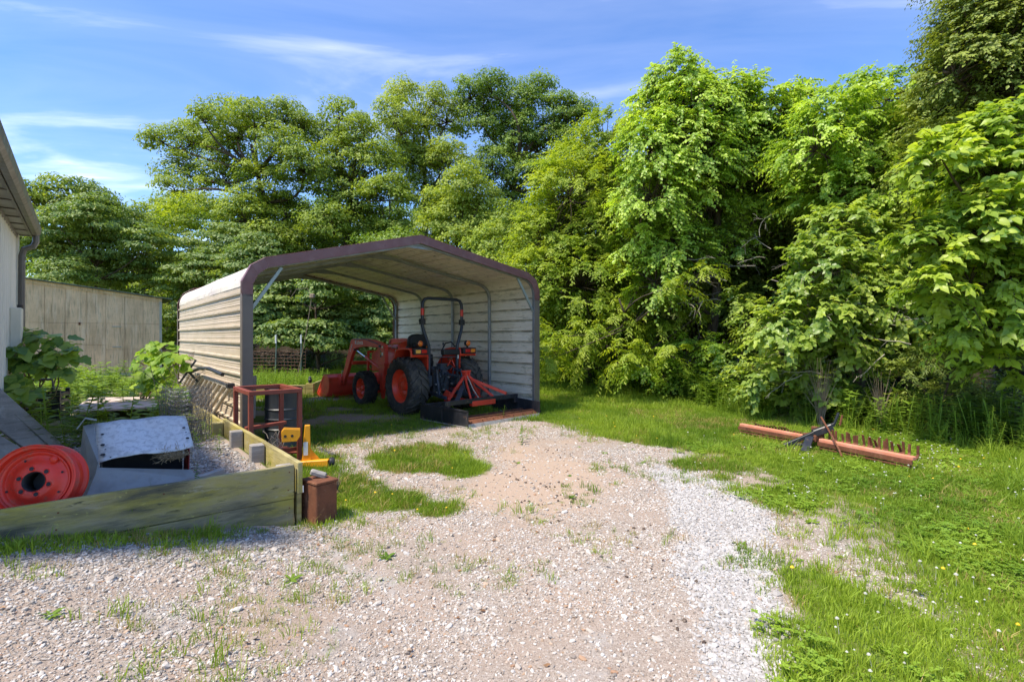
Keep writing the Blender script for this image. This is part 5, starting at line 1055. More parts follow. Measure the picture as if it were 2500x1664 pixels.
oak('distant bright tree at the far left above the dogwood', 120, 48, [(110, 480, 34), (150, 460, 32), (80, 520, 38), (140, 520, 40), (180, 500, 30), (60, 470, 30)], 'leaf_oak', cr=1.0, leaf=(.28, .18), per=70)
oak('distant grey green round tree at the far left', 225, 52, [(225, 480, 32), (250, 500, 28), (210, 520, 36), (260, 540, 32), (200, 470, 24)], 'leaf_dogwood', cr=1.0, leaf=(.28, .18), per=70)
oak('distant low tree in the dip of the skyline beyond the shed', 330, 50, [(290, 530, 32), (340, 525, 30), (390, 520, 34), (430, 500, 36), (310, 570, 38), (380, 570, 42), (440, 560, 40), (470, 510, 32)], 'leaf_oak', cr=1.0, leaf=(.28, .18), per=70)
oak('broad-leaved tree seen through the carport opening with sunlit leaf tiers', 780, 21.5, [(640, 700, 48), (720, 690, 52), (800, 710, 55), (880, 720, 52), (660, 760, 50), (740, 760, 55), (830, 770, 52), (620, 800, 45), (700, 830, 50), (780, 830, 50), (860, 830, 48), (930, 780, 45), (920, 850, 42)], 'leaf_dogwood', cr=.48, leaf=(.15, .10), trunk=.10, flat=.4, dens=8, nm='dogwood_tree')
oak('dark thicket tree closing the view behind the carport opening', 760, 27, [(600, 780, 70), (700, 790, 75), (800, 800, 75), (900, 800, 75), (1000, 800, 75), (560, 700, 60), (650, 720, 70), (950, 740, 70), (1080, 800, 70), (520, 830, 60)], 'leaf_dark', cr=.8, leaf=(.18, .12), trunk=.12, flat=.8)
oak('dark thicket tree behind the dogwood and the shed', 250, 32, [(80, 640, 60), (180, 680, 65), (290, 690, 65), (400, 720, 65), (480, 700, 60), (120, 740, 60), (340, 770, 60), (470, 800, 60)], 'leaf_oak_dark', cr=.85, leaf=(.2, .13), trunk=.14, flat=.8)

oak('broad dark tree mass low on the hillside behind the two left oaks', 700, 41, [(560, 560, 62), (660, 560, 65), (760, 560, 65), (860, 570, 65), (620, 640, 62), (720, 650, 62), (820, 650, 62), (920, 640, 62)], 'leaf_oak_dark', cr=1.1, leaf=(.26, .17))
oak('broad dark tree mass low on the hillside behind the round-topped oak', 1180, 43, [(980, 560, 62), (1080, 560, 65), (1180, 600, 65), (1280, 600, 65), (1380, 560, 65), (1440, 480, 50), (1040, 640, 62), (1240, 690, 62), (1380, 660, 62)], 'leaf_oak_dark', cr=1.1, leaf=(.26, .17))
# ---- shrubs and vines in the yard, leaf by leaf
def leafy_shrub(name, label, base, lobes, n, me, size, m_stem='dead_twig', grp=None, up=.9):
    bz = V(base[0], base[1], hz(*base)); root = empty(name, bz); tag(root, label, 'shrub', grp)
    mb = MB(); P = []; D = []; N = []; S = []
    for i in range(n):
        c, r = random.choices(lobes, [max(l[1])**2 for l in lobes])[0]; d = Vector(rdir(1)[0]); d.z = abs(d.z)*.8-.15; d.y = -abs(d.y) if random.random() < .65 else d.y
        p = Vector(c)+Vector((d.x*r[0], d.y*r[1], d.z*r[2]))*random.uniform(.6, 1); out = V(d.x, d.y, .1).normalized()
        nn = (V(0, 0, up)+d*.6+V(0, -.5, 0)+Vector(rng.normal(size=3)*.3)).normalized(); dd = (out+V(0, 0, -.45)+Vector(rng.normal(size=3)*.35)).normalized(); dd = (dd-nn*dd.dot(nn)).normalized()
        P.append(p); D.append(dd); N.append(nn); S.append(size*random.uniform(.6, 1.2))
    for c, r in lobes:
        mb.tube(bend((0, 0, 0), Vector(c)-bz, .25, 4), .014, 5, rs=[.016, .013, .011, .009, .006])
    for p in P[::2]:
        c = min((Vector(l[0]) for l in lobes), key=lambda q: (q-p).length); mb.tube([c-bz, (c+p)/2-bz+V(0, 0, .03), p-bz], .004, 3)
    mb.build('stem', m_stem, root, fixn=False)
    leaf_parts(me, P, D, N, S, [s*.98 for s in S], root, bz); return root
def lb(L): return [(tuple(at(u, v, Y)), (r*Y/1250, r*Y/1250, r*Y/1250*.8)) for u, v, r, Y in L]
leafy_shrub('grape_vine', 'broad dark leaved vine climbing at the barn corner downspout', (-6.9, 7.3), lb([(60, 830, 45, 7.3), (120, 840, 50, 7.2), (150, 870, 42, 7.1), (40, 880, 50, 7.0), (100, 890, 50, 7.0), (20, 930, 42, 6.6), (60, 960, 38, 6.4), (30, 860, 40, 6.8), (10, 800, 28, 7.3), (140, 905, 30, 7.0)]), 230, LEAFG, .17)
leafy_shrub('grape_vine', 'bright yellow green broad leaved vine at the far end of the carport wall', (-6.3, 8.7), lb([(395, 850, 38, 9.3), (370, 870, 36, 9.2), (420, 880, 38, 9.0), (390, 910, 40, 8.8), (440, 900, 26, 9.0), (380, 940, 36, 8.7), (415, 960, 36, 8.5), (350, 890, 24, 9.0)]), 170, LEAFB, .16)
# ================================================================ stones, grass and weeds (uncountable ground cover)
def scatter(name, label, protos, P, Rot, S, I, T, kind='stuff'):
    m_ = bpy.data.meshes.new(name); m_.vertices.add(len(P)); m_.vertices.foreach_set('co', np.ascontiguousarray(P, np.float32).ravel())
    a = m_.attributes.new('rot', 'FLOAT_VECTOR', 'POINT'); a.data.foreach_set('vector', np.ascontiguousarray(Rot, np.float32).ravel())
    a = m_.attributes.new('scl', 'FLOAT', 'POINT'); a.data.foreach_set('value', np.asarray(S, np.float32))
    a = m_.attributes.new('idx', 'INT', 'POINT'); a.data.foreach_set('value', np.asarray(I, np.int32))
    a = m_.attributes.new('tint', 'FLOAT', 'POINT'); a.data.foreach_set('value', np.asarray(T, np.float32))
    o = bpy.data.objects.new(name, m_); COL.objects.link(o); tag(o, label, kind=kind)
    g = bpy.data.node_groups.new(name, 'GeometryNodeTree')
    g.interface.new_socket('Geometry', in_out='INPUT', socket_type='NodeSocketGeometry'); g.interface.new_socket('Geometry', in_out='OUTPUT', socket_type='NodeSocketGeometry')
    N_ = g.nodes.new; K = g.links.new
    gi = N_('NodeGroupInput'); go = N_('NodeGroupOutput'); ip = N_('GeometryNodeInstanceOnPoints'); j = N_('GeometryNodeJoinGeometry')
    for p in protos:
        oi = N_('GeometryNodeObjectInfo'); oi.inputs['Object'].default_value = p; oi.inputs['As Instance'].default_value = True; K(oi.outputs['Geometry'], j.inputs[0])
    def na(n, t_):
        x = N_('GeometryNodeInputNamedAttribute'); x.data_type = t_; x.inputs['Name'].default_value = n; return x.outputs['Attribute']
    K(gi.outputs[0], ip.inputs['Points']); K(j.outputs[0], ip.inputs['Instance']); ip.inputs['Pick Instance'].default_value = True
    K(na('idx', 'INT'), ip.inputs['Instance Index']); K(na('rot', 'FLOAT_VECTOR'), ip.inputs['Rotation']); K(na('scl', 'FLOAT'), ip.inputs['Scale'])
    K(ip.outputs[0], go.inputs[0]); md = o.modifiers.new('scatter', 'NODES'); md.node_group = g
    return o
def proto(name, v, f, m, smooth=False):
    me_ = bpy.data.meshes.new(name); me_.from_pydata([tuple(x) for x in v], [], [tuple(x) for x in f]); me_.materials.append(M[m])
    if smooth: me_.polygons.foreach_set('use_smooth', [True]*len(me_.polygons))
    return bpy.data.objects.new(name, me_)
# stones: a jittered box-sphere, flattened
def stone_proto(m):
    import bmesh
    bm = bmesh.new(); bmesh.ops.create_icosphere(bm, subdivisions=1, radius=.5); sx, sy, sz = random.uniform(.8, 1.25), random.uniform(.6, .9), random.uniform(.38, .62)
    cut = [Vector(rdir(1)[0]) for _ in range(5)]
    for v in bm.verts:
        p = v.co.copy()
        for c in cut:
            e = p.dot(c)-.36
            if e > 0: p -= c*e
        p *= random.uniform(.92, 1.06); v.co = V(p.x*sx, p.y*sy, p.z*sz)
    me_ = bpy.data.meshes.new('stone'); bm.to_mesh(me_); bm.free(); me_.materials.append(M[m]); return bpy.data.objects.new('stone', me_)
def stonemat(name, stops):
    m, t, b, out = nodes(name); a = t.nodes.new('ShaderNodeAttribute'); a.attribute_name = 'tint'; a.attribute_type = 'INSTANCER'
    r = t.nodes.new('ShaderNodeValToRGB'); r.color_ramp.interpolation = 'LINEAR'
    el = r.color_ramp.elements; el[0].position, el[0].color = stops[0][0], (*stops[0][1], 1); el[1].position, el[1].color = stops[-1][0], (*stops[-1][1], 1)
    for p, c in stops[1:-1]: e = el.new(p); e.color = (*c, 1)
    t.links.new(a.outputs['Fac'], r.inputs[0]); f, _ = noise_fac(t, 60, .35, .7); c = mixcol(t, f, r.outputs[0], (.42, .36, .30)); 
    c2 = mixcol(t, .35, r.outputs[0], c); t.links.new(c2, b.inputs['Base Color']); b.inputs['Roughness'].default_value = .85; b.inputs['Specular IOR Level'].default_value = .25
stonemat('stone_mix', [(0, (.21, .175, .145)), (.15, (.32, .265, .215)), (.35, (.41, .36, .305)), (.55, (.45, .405, .345)), (.7, (.52, .49, .445)), (.9, (.60, .58, .545)), (.965, (.38, .25, .15)), (1, (.33, .17, .09))])
stonemat('stone_white', [(0, (.27, .255, .235)), (.3, (.37, .355, .335)), (.8, (.46, .45, .43)), (.97, (.51, .50, .485)), (1, (.36, .25, .16))])
stonemat('stone_grey', [(0, (.14, .13, .11)), (.4, (.25, .235, .21)), (.8, (.36, .345, .32)), (1, (.46, .45, .435))])
SP = [stone_proto('stone_mix') for _ in range(7)]; SW = [stone_proto('stone_white') for _ in range(7)]; SG = [stone_proto('stone_grey') for _ in range(5)]
def rand_in(n, x0, x1, y0, y1): return rng.uniform(x0, x1, n), rng.uniform(y0, y1, n)
def stones(name, label, protos, n, box, size, keep, sink=.25):
    x, y = rand_in(n, *box); k = keep(x, y) > rng.random(n); x, y = x[k], y[k]; q = len(x)
    s = size[0]*np.exp(rng.normal(size=q)*size[1]); s = np.clip(s, size[0]*.45, size[0]*3); z = height(x, y)+s*.22-s*sink*.5
    rot = np.stack([rng.normal(size=q)*.35, rng.normal(size=q)*.35, rng.random(q)*6.28], 1)
    return scatter(name, label, protos, np.stack([x, y, z], 1), rot, s, rng.integers(0, len(protos), q), rng.random(q))
def open_gravel(x, y):
    a, b = ab_of(x, y); return np.where((a < .07) & (b > -.04), 0, (1-grass_mask(x, y))*(1-.9*white_mask(x, y)))
def view_keep(x, y): return np.abs(x) < 1.12*np.abs(y)+.5
def dens_patch(x, y): return (.30+.9*sstep(.36, .62, fnoise(x+3, y+8, 1.6, 4)))*(1-.88*dirt_mask(x, y))
stones('gravel', 'fine pinkish gravel spread over the driveway', SP, 150000, (-3.9, 2.8, 1.9, 5.2), (.0125, .42), lambda x, y: open_gravel(x, y)*view_keep(x, y)*dens_patch(x, y))
stones('gravel', 'smaller pinkish gravel on the far driveway', SP, 60000, (-3.0, 2.6, 5.2, 9.8), (.017, .40), lambda x, y: open_gravel(x, y)*dens_patch(x, y)*.85)
stones('gravel', 'scattered larger pale stones in the driveway gravel', SP, 5200, (-3.9, 2.6, 1.9, 7.5), (.027, .35), lambda x, y: open_gravel(x, y)*view_keep(x, y)*.9)
stones('white_gravel', 'band of fresh white gravel along the grass edge of the driveway', SW, 75000, (.7, 2.8, 1.8, 6.9), (.026, .32), lambda x, y: white_mask(x, y)*(1-.5*grass_mask(x, y))*(.75+.4*fnoise(x, y, 2.5, 2)))
def bed_keep(x, y):
    a, b = ab_of(x, y); return ((a < -.10) & (b > .06) & (b < 4.6) & (a > -3)).astype(float)*(1-grass_mask(x, y)*.8)
stones('gravel', 'grey chipped gravel filling the raised bed', SG+SP[:2], 30000, (-5.6, -1.8, 3.2, 8.0), (.026, .38), bed_keep)
def apron_keep(x, y):
    a, b = ab_of(x, y); return ((b < -.03) & (a < .3)).astype(float)*sstep(-1.1, -.25, b+(fnoise(x, y, 2, 3)-.5)*.8)*(1-.5*grass_mask(x, y))
stones('gravel', 'weathered gravel, greyed as in shade, along the foot of the front plank', SG, 26000, (-3.7, -1.0, 2.2, 4.5), (.019, .40), apron_keep)  # stone grey carries the barn's shade on this strip besides dirt
# mud crumbs
leafmat('unused_soil', (0.060, 0.040, 0.030), (0.100, 0.070, 0.050), 0, 'inst')
SO = [stone_proto('unused_soil') for _ in range(4)]; xs, ys = [], []
for cx, cy, n_ in ((.35, 5.6, 10), (.1, 4.9, 9), (.62, 5.0, 12), (.7, 6.9, 6), (.3, 4.45, 8), (.95, 4.2, 8), (-.1, 5.9, 6), (.9, 3.5, 5), (.45, 7.3, 5), (1.0, 2.8, 4)):
    xs += list(rng.normal(cx, .12, n_)); ys += list(rng.normal(cy, .10, n_))
xs, ys = np.array(xs), np.array(ys); q = len(xs)
scatter('dirt_crumbs', 'dark mud crumbs dropped on the driveway', SO, np.stack([xs, ys, height(xs, ys)+.004], 1), np.stack([rng.normal(size=q)*.3, rng.normal(size=q)*.3, rng.random(q)*6], 1), rng.uniform(.015, .05, q), rng.integers(0, 4, q), rng.random(q))

leafmat('dead_leaf', (.16, .085, .04), (.34, .19, .09), .1, 'inst')
DL = [proto('dead_leaf', [(0, -.5, .02), (.32, -.1, .10), (.05, .5, .0), (-.30, .0, .14), (0, 0, .03)], [(0, 1, 4), (1, 2, 4), (2, 3, 4), (3, 0, 4)], 'dead_leaf'), proto('dead_leaf', [(0, -.5, .1), (.22, -.1, 0), (-.05, .5, .12), (-.26, .1, .02), (0, 0, .06)], [(0, 1, 4), (1, 2, 4), (2, 3, 4), (3, 0, 4)], 'dead_leaf')]
xq, yq = rand_in(420, -3.6, 4.0, 2.0, 9.5); kq = view_keep(xq, yq) & ~((ab_of(xq, yq)[0] < .08) & (ab_of(xq, yq)[1] > -.05)); xq, yq = xq[kq], yq[kq]; q = len(xq)
scatter('dead_leaves', 'brown dead leaves and bits scattered over the drive and lawn', DL, np.stack([xq, yq, height(xq, yq)+.008], 1), np.stack([rng.normal(size=q)*.25, rng.normal(size=q)*.25, rng.random(q)*6.28], 1), rng.uniform(.015, .045, q), rng.integers(0, 2, q), rng.random(q))
# grass
leafmat('grass_blade', (0.127, 0.225, 0.018), (0.341, 0.450, 0.045), .32, 'inst', tcol=(1.4, 1.4, .5), spec=.25)
leafmat('grass_dry', (0.290, 0.246, 0.072), (0.522, 0.377, 0.160), .2, 'inst', spec=.15)
leafmat('clover_leaf', (0.105, 0.220, 0.020), (0.275, 0.400, 0.035), .3, 'inst', spec=.3)
leafmat('weed_leaf', (0.079, 0.167, 0.020), (0.239, 0.355, 0.038), .34, 'inst', spec=.3)
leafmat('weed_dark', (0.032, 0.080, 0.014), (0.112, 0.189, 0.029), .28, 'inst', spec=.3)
leafmat('flower_white', (0.45, 0.45, 0.38), (0.62, 0.62, 0.55), .2, 'inst'); leafmat('flower_yellow', (0.750, 0.500, 0.015), (0.850, 0.620, 0.030), .2, 'inst')
leafmat('red_sorrel', (0.275, 0.109, 0.036), (0.377, 0.203, 0.058), .2, 'inst')
def tuft(nb, h, spread, w, lean, m, seg=2):
    v, f = [], []
    for i in range(nb):
        a = random.random()*6.28; r = spread*random.random()**.6; bx_, by_ = r*math.cos(a), r*math.sin(a); hh = h*random.uniform(.55, 1.1); ld = random.random()*6.28; ll = lean*random.uniform(.2, 1.2)*hh
        lx, ly = .6*math.cos(a)*ll+.5*math.cos(ld)*ll, .6*math.sin(a)*ll+.5*math.sin(ld)*ll; sx, sy = -math.sin(ld+1.2)*w/2, math.cos(ld+1.2)*w/2; o = len(v)
        for s in range(seg): t_ = s/seg; k = t_*t_; ww = 1-.45*t_; v += [(bx_+lx*k-sx*ww, by_+ly*k-sy*ww, hh*t_*(1-.15*k)), (bx_+lx*k+sx*ww, by_+ly*k+sy*ww, hh*t_*(1-.15*k))]
        v.append((bx_+lx, by_+ly, hh*(.85 if lean > .5 else .95)))
        for s in range(seg-1): f.append((o+2*s, o+2*s+1, o+2*s+3, o+2*s+2))
        f.append((o+2*seg-2, o+2*seg-1, o+2*seg))
    return proto('grass_tuft', v, f, m)
def clover(n_, m):
    v, f = [], []
    for i in range(n_):
        a = random.random()*6.28; r = .07*random.random()**.5; cx, cy, cz = r*math.cos(a), r*math.sin(a), random.uniform(.025, .06); rot = random.random()*6.28
        for k in range(3):
            t_ = rot+k*2.094; d = (math.cos(t_), math.sin(t_)); s = random.uniform(.012, .018); o = len(v)
            v += [(cx, cy, cz), (cx+d[0]*s*.6-d[1]*s*.55, cy+d[1]*s*.6+d[0]*s*.55, cz+.004), (cx+d[0]*s*1.25, cy+d[1]*s*1.25, cz+.001), (cx+d[0]*s*.6+d[1]*s*.55, cy+d[1]*s*.6-d[0]*s*.55, cz+.004)]; f += [(o, o+1, o+2), (o, o+2, o+3)]
    return proto('clover_patch', v, f, m)
def rosette(n_, m, L=.11, wd=.035):
    v, f = [], []
    for i in range(n_):
        a = 6.28*i/n_+random.gauss(0, .25); l = L*random.uniform(.6, 1.1); d = (math.cos(a), math.sin(a)); s = (-d[1], d[0]); o = len(v); up = random.uniform(.15, .7)
        for t_, w_ in ((0, .15), (.35, .8), (.7, 1), (1, .05)):
            z = l*up*t_*(1-.55*t_)+.006
            v += [(d[0]*l*t_+s[0]*wd*w_/2, d[1]*l*t_+s[1]*wd*w_/2, z+.004), (d[0]*l*t_-s[0]*wd*w_/2, d[1]*l*t_-s[1]*wd*w_/2, z)]
        f += [(o+2*k, o+2*k+1, o+2*k+3, o+2*k+2) for k in range(3)]
    return proto('weed_rosette', v, f, m)
def stalk(h, nl, L, wd, m, ang=.9, taper=True):
    v, f = [], []; lx, ly = random.gauss(0, .08)*h, random.gauss(0, .08)*h
    w = .004+.003*h
    for s in range(3): t_ = s/2; v += [(lx*t_*t_-w, ly*t_*t_, h*t_), (lx*t_*t_+w, ly*t_*t_, h*t_)]
    f += [(0, 1, 3, 2), (2, 3, 5, 4)]
    for i in range(nl):
        t_ = (i+1)/nl; a = i*2.4+random.gauss(0, .3); l = L*random.uniform(.7, 1.15)*(1-.5*t_ if taper else 1); d = (math.cos(a), math.sin(a)); s = (-d[1], d[0]); p = (lx*t_*t_, ly*t_*t_, h*t_); o = len(v); dz = ang*random.uniform(-.35, .7); ww = wd*l/L
        v += [p, (p[0]+d[0]*l*.45+s[0]*ww/2, p[1]+d[1]*l*.45+s[1]*ww/2, p[2]+l*.45*dz), (p[0]+d[0]*l, p[1]+d[1]*l, p[2]+l*dz*.55), (p[0]+d[0]*l*.45-s[0]*ww/2, p[1]+d[1]*l*.45-s[1]*ww/2, p[2]+l*.45*dz)]
        f += [(o, o+1, o+2), (o, o+2, o+3)]
    return proto('weed_stalk', v, f, m)
def flower(m, r, h):
    v, f = [(-.002, 0, 0), (.002, 0, 0), (0, 0, h)], [(0, 1, 2)]; o = 3
    for k in range(2):
        z = h+r*.5*k; rr = r*(1-.35*k); v += [(rr*math.cos(6.28*i/6), rr*math.sin(6.28*i/6), z) for i in range(6)]
    v += [(0, 0, h+r*.95), (0, 0, h-r*.5)]; f += [(3+i, 3+(i+1) % 6, 9+(i+1) % 6, 9+i) for i in range(6)]+[(9+i, 9+(i+1) % 6, 15) for i in range(6)]+[(3+(i+1) % 6, 3+i, 16) for i in range(6)]
    return proto('flower', v, f, m)
SHORT = [tuft(14, .055, .05, .0045, .8, 'grass_blade') for _ in range(4)]; MEDG = [tuft(14, .12, .06, .005, .7, 'grass_blade', 3) for _ in range(4)]; LONG = [tuft(22, .26, .05, .006, .8, 'grass_blade', 3) for _ in range(3)]
DRY = [tuft(12, .07, .05, .004, .9, 'grass_dry') for _ in range(3)]; FARG = [tuft(22, .13, .14, .009, .6, 'grass_blade') for _ in range(4)]; TALL = [tuft(18, .34, .12, .007, .6, 'grass_blade', 3) for _ in range(3)]
CLV = [clover(13, 'clover_leaf') for _ in range(4)]; ROS = [rosette(11, 'weed_leaf', .07, .018), rosette(12, 'weed_leaf', .09, .022), rosette(10, 'weed_leaf', .11, .032)]
GOLD = [stalk(random.uniform(.55, .85), 60, .11, .022, 'weed_leaf') for _ in range(5)]; BUSHY = [stalk(random.uniform(.35, .6), 18, .13, .055, 'weed_leaf') for _ in range(4)]; DARKW = [stalk(random.uniform(.4, .7), 26, .16, .075, 'weed_dark', .6) for _ in range(4)]
BUSH2 = [stalk(random.uniform(.3, .5), 36, .13, .062, 'weed_leaf', .7, False) for _ in range(4)]; FARDRY = [tuft(20, .09, .14, .008, .8, 'grass_dry') for _ in range(3)]
SORR = [stalk(.10, 16, .02, .012, 'red_sorrel') for _ in range(2)]
def sow(name, label, protos, n, box, keep, scale=(1, .25), tint=None, tilt=.12, zoff=-.004):
    x, y = rand_in(n, *box); k = keep(x, y) > rng.random(n); x, y = x[k], y[k]; q = len(x); s = scale[0]*np.clip(1+rng.normal(size=q)*scale[1], .45, 1.8)
    T = (tint(x, y) if tint else rng.random(q)); T = np.clip(T+(rng.random(q)-.5)*.35, 0, 1)
    return scatter(name, label, protos, np.stack([x, y, height(x, y)+zoff], 1), np.stack([rng.normal(size=q)*tilt, rng.normal(size=q)*tilt, rng.random(q)*6.28], 1), s, rng.integers(0, len(protos), q), T)
def wood_d(x, y): return ldist(TREELINE, x, y)
def lawn(x, y):
    a, b = ab_of(x, y); inbed = (a < .1) & (b > -.05); g = grass_mask(x, y); sh = (a > .1) & (a < 6.0) & (b > 3.0) & (b < 9.6); dd = wood_d(x, y)
    return np.where(inbed, g*.35, g)*np.where(dd > -.5, 1, 0)*np.where(sh, .4, 1)*view_keep(x, y)
tn = lambda x, y: np.clip(-.25+1.5*fnoise(x, y, 1.3, 4), 0, 1)
yel = lambda x, y: sstep(.40, .58, fnoise(x+9, y-4, .9, 3))
sow('grass', 'short worn grass and weeds in the near lawn', SHORT, 42000, (-3.5, 6.5, 2.0, 6.8), lawn, (1.05, .3), tn)
sow('grass', 'longer grass tufts mixed into the near lawn', MEDG, 5200, (-3.5, 7.0, 2.0, 8.5), lambda x, y: lawn(x, y)*sstep(.45, .62, fnoise(x+2, y+7, 1.0, 3)), (1, .3), tn)
sow('grass', 'dry yellowish grass along the gravel edge', DRY, 16000, (-3.5, 5.5, 2.0, 10), lambda x, y: lawn(x, y)*(yel(x, y)*.75+.35*sstep(.9, .3, grass_mask(x, y))), (1, .3))
sow('clover', 'clover leaves carpeting the lawn at the lower right', CLV, 8000, (1.2, 7.6, 2.1, 8.2), lambda x, y: lawn(x, y)*sstep(.34, .70, fnoise(x-6, y+3, .9, 4)+.12*sstep(1.5, 3.5, x-.1*y)-.03), (.95, .3), tn, .15)
sow('clover_blossom', 'white clover blossoms dotted over the lawn', [flower('flower_white', .0075, .07)], 1300, (1.6, 7.6, 2.1, 8.2), lambda x, y: lawn(x, y)*sstep(.50, .68, fnoise(x-6, y+3, .7, 3)+.24*sstep(1.8, 4, x))*.9, (1.1, .25))
sow('yellow_blossom', 'tiny yellow wildflowers scattered in the grass', [flower('flower_yellow', .010, .06)], 260, (-2.5, 6.5, 2.3, 10), lambda x, y: lawn(x, y)*.35, (1.1, .25))
sow('tall_tufts', 'long arching fescue tufts in the lawn', LONG, 1300, (1.5, 7, 2.4, 9.5), lambda x, y: lawn(x, y)*sstep(.52, .68, fnoise(x+12, y, .8, 2)), (.9, .3), tn)
sow('grass', 'short grass of the middle meadow and under the shelter edge', FARG, 15000, (-4.5, 8, 5.2, 13), lawn, (.62, .3), tn)
sow('grass', 'meadow grass behind and beside the carport', FARG, 26000, (-16, 8, 11, 27), lambda x, y: lawn(x, y)*np.where((x < -6.2) & (y > 14) & (y < 18.4), .2, 1)*np.where((x < -3.6) & (ab_of(x, y)[0] < .3), .3, 1), (1.0, .3), lambda x, y: .35+.6*fnoise(x, y, .5, 3))
sow('grass', 'dry straw coloured patches in the middle meadow', FARDRY, 5200, (-4.5, 8, 5.5, 14), lambda x, y: lawn(x, y)*yel(x, y)*.8, (.8, .3))
sow('weed_leaves', 'flat leafed plantain weeds growing in the gravel', ROS, 1300, (-3.2, 3.4, 2.0, 7.5), lambda x, y: (np.where(sstep(.04, .5, grass_mask(x, y)) > 0, .16, .02)+.0)*view_keep(x, y)*np.where((ab_of(x, y)[0] < .1) & (ab_of(x, y)[1] > -.04), 0, 1), (.62, .35), tn)
sow('weed_leaves', 'small grassy sprigs sprouting through the driveway gravel', SHORT+MEDG[:1]+DRY[:1], 5600, (-3.2, 2.2, 2.0, 9), lambda x, y: (1-grass_mask(x, y))*.9*sstep(.50, .66, fnoise(x+20, y+3, 1.7, 3))*np.where((ab_of(x, y)[0] < .1) & (ab_of(x, y)[1] > -.04), 0, 1), (.75, .4), tn)
# edge of the wood
edge = lambda x, y, a_, b_: sstep(b_+.25, b_-.25, wood_d(x, y))*sstep(a_-.25, a_+.25, wood_d(x, y))
sow('tall_grass', 'tall rough grass along the foot of the wood', TALL, 3400, (-8, 10, 5.4, 24), lambda x, y: edge(x, y, .15, 1.1)*view_keep(x, y)*(.3+.6*sstep(.4, .6, fnoise(x, y, .8, 2))), (1, .3), tn)
sow('goldenrod', 'bright upright goldenrod stems along the wood edge', GOLD, 4200, (2.5, 10, 5.6, 16), lambda x, y: edge(x, y, -.5, .75)*view_keep(x, y)*sstep(.34, .56, fnoise(x+4, y+2, .9, 2)), (.72, .25), lambda x, y: .6+.4*fnoise(x, y, 1, 2))
sow('undergrowth', 'broad leaved undergrowth at the foot of the trees', BUSH2, 4200, (1, 11, 5.8, 22), lambda x, y: edge(x, y, -1.2, .5)*view_keep(x, y)*.8, (1.2, .3), tn)
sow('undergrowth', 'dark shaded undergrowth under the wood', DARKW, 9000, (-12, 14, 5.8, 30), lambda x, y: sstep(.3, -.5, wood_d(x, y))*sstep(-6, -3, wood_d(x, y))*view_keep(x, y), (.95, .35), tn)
# weeds behind the bed
def bedweed(x, y):
    a, b = ab_of(x, y); return ((a < -.15) & (b > .1)).astype(float)*sstep(2.6, 4.2, b-.25*a+(fnoise(x, y, .8, 3)-.5)*3)*(1-sstep(14.0, 14.9, y))*view_keep(x, y)
sow('weeds', 'bright leafy weeds between the raised bed and the shed', BUSH2, 1500, (-13.5, -3.5, 5.5, 15), lambda x, y: bedweed(x, y)*(.3+.7*sstep(.42, .6, fnoise(x+7, y, .7, 2)))*np.where((x < -5.1) & (x > -7.5) & (y > 7.2) & (y < 9.2), .12, 1), (.95, .3), lambda x, y: .55+.4*fnoise(x, y, 1, 2))
sow('weeds', 'pale yellow green seedlings at the foot of the shed', BUSH2, 1100, (-13.5, -4, 9, 15), lambda x, y: bedweed(x, y)*.8, (.7, .3), lambda x, y: .6+.4*fnoise(x, y, 1, 2))
sow('weeds', 'sparse seedlings growing in the raised bed gravel', BUSHY, 60, (-4.5, -2, 4, 7), lambda x, y: ((ab_of(x, y)[0] < -.2) & (ab_of(x, y)[1] > .3)).astype(float)*.5, (.35, .3))
sow('garden_weeds', 'yellow flowering weeds filling the fenced garden patch', BUSHY, 1700, (-10.4, -6.3, 14.2, 18.2), lambda x, y: np.ones_like(x)*.9, (.72, .3), lambda x, y: .75+.25*fnoise(x, y, 1, 2))
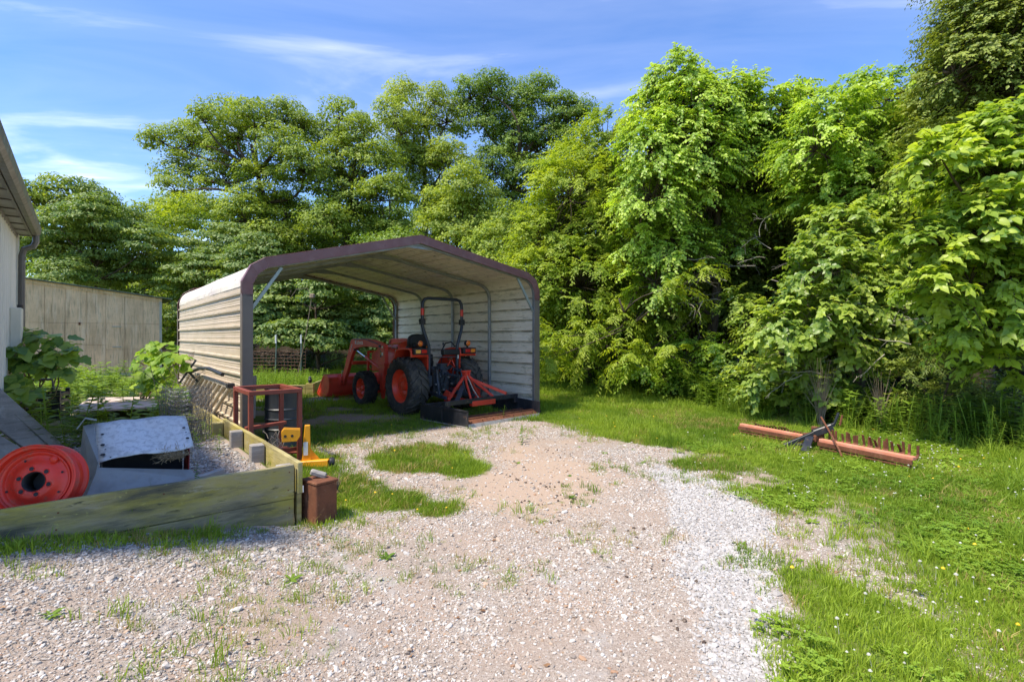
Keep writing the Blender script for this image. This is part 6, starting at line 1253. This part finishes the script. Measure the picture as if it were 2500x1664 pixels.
sow('weeds', 'low weeds around the scraper and the tractor wheels', BUSHY, 260, (-5.5, 1, 7.6, 14), lambda x, y: ((ab_of(x, y)[0] > .5) & (ab_of(x, y)[0] < 5.6)).astype(float)*sstep(.5, .7, fnoise(x, y, 1.1, 2)), (.38, .3), lambda x, y: .2+.3*fnoise(x, y, 1, 2))

# dry stems and dead branches at the wood edge
def dead_clump(u, Y, n_, h, lab):
    p = at(u, 822, Y); r_ = empty('dry_weed', (p.x, p.y, hz(p.x, p.y))); tag(r_, lab, 'dry weed', 'dry brown weed clumps')
    mb = MB()
    for i in range(n_):
        a = random.random()*6.28; l = h*random.uniform(.5, 1.1); s = random.uniform(.05, .3)*h; mb.tube([(random.gauss(0, .03), random.gauss(0, .03), 0), (math.cos(a)*s*.35, math.sin(a)*s*.35, l*.55), (math.cos(a)*s, math.sin(a)*s, l)], .005, 3, rs=[.006, .004, .002])
    mb.build('stems', 'dead_twig', r_, fixn=False)['kind'] = 'stuff'
dead_clump(2005, 9.0, 46, 1.15, 'taller dry brown weed clump above the middle of the rake'); dead_clump(2150, 8.6, 30, 1.0, 'shorter dry brown weed clump to the right of the taller one')
dead_clump(822, 5.15, 26, .22, 'low dry brown weed clump by the rusty box')
for u, v, Y, n_, lab in ((1730, 690, 12.6, 16, 'tangle of bare pale twigs in the dark hollow under the vine-clad tree'), (1900, 620, 12.2, 12, 'bare grey branches in the upper gap beside the vine-clad tree'), (1960, 850, 9.4, 14, 'bare curling twigs below the grey green heart-leaved tree'), (2200, 820, 8.6, 10, 'bare thin twigs behind the near heart-leaved tree')):
    c = at(u, v, Y); mb = MB()
    for i in range(n_):
        p = [c+V(random.gauss(0, .35), random.gauss(0, .25), random.gauss(0, .35))]; d = Vector(rdir(1)[0]); d.z = d.z*.5-.1
        for k_ in range(5): d = (d+Vector(rdir(1)[0])*.35+V(0, 0, -.06)).normalized(); p.append(p[-1]+d*.16)
        mb.tube(p, .007, 4, rs=[.010, .009, .007, .005, .004, .002])
        for k_ in (2, 3, 4): e = (d+Vector(rdir(1)[0])*.9).normalized(); mb.tube([p[k_], p[k_]+e*.12, p[k_]+e*.2+V(0, 0, -.04)], .003, 3)
    o = mb.build('dead_branch', 'pale_twig', None, fixn=False); tag(o, lab, 'dead branch', 'bare branches in the wood edge')
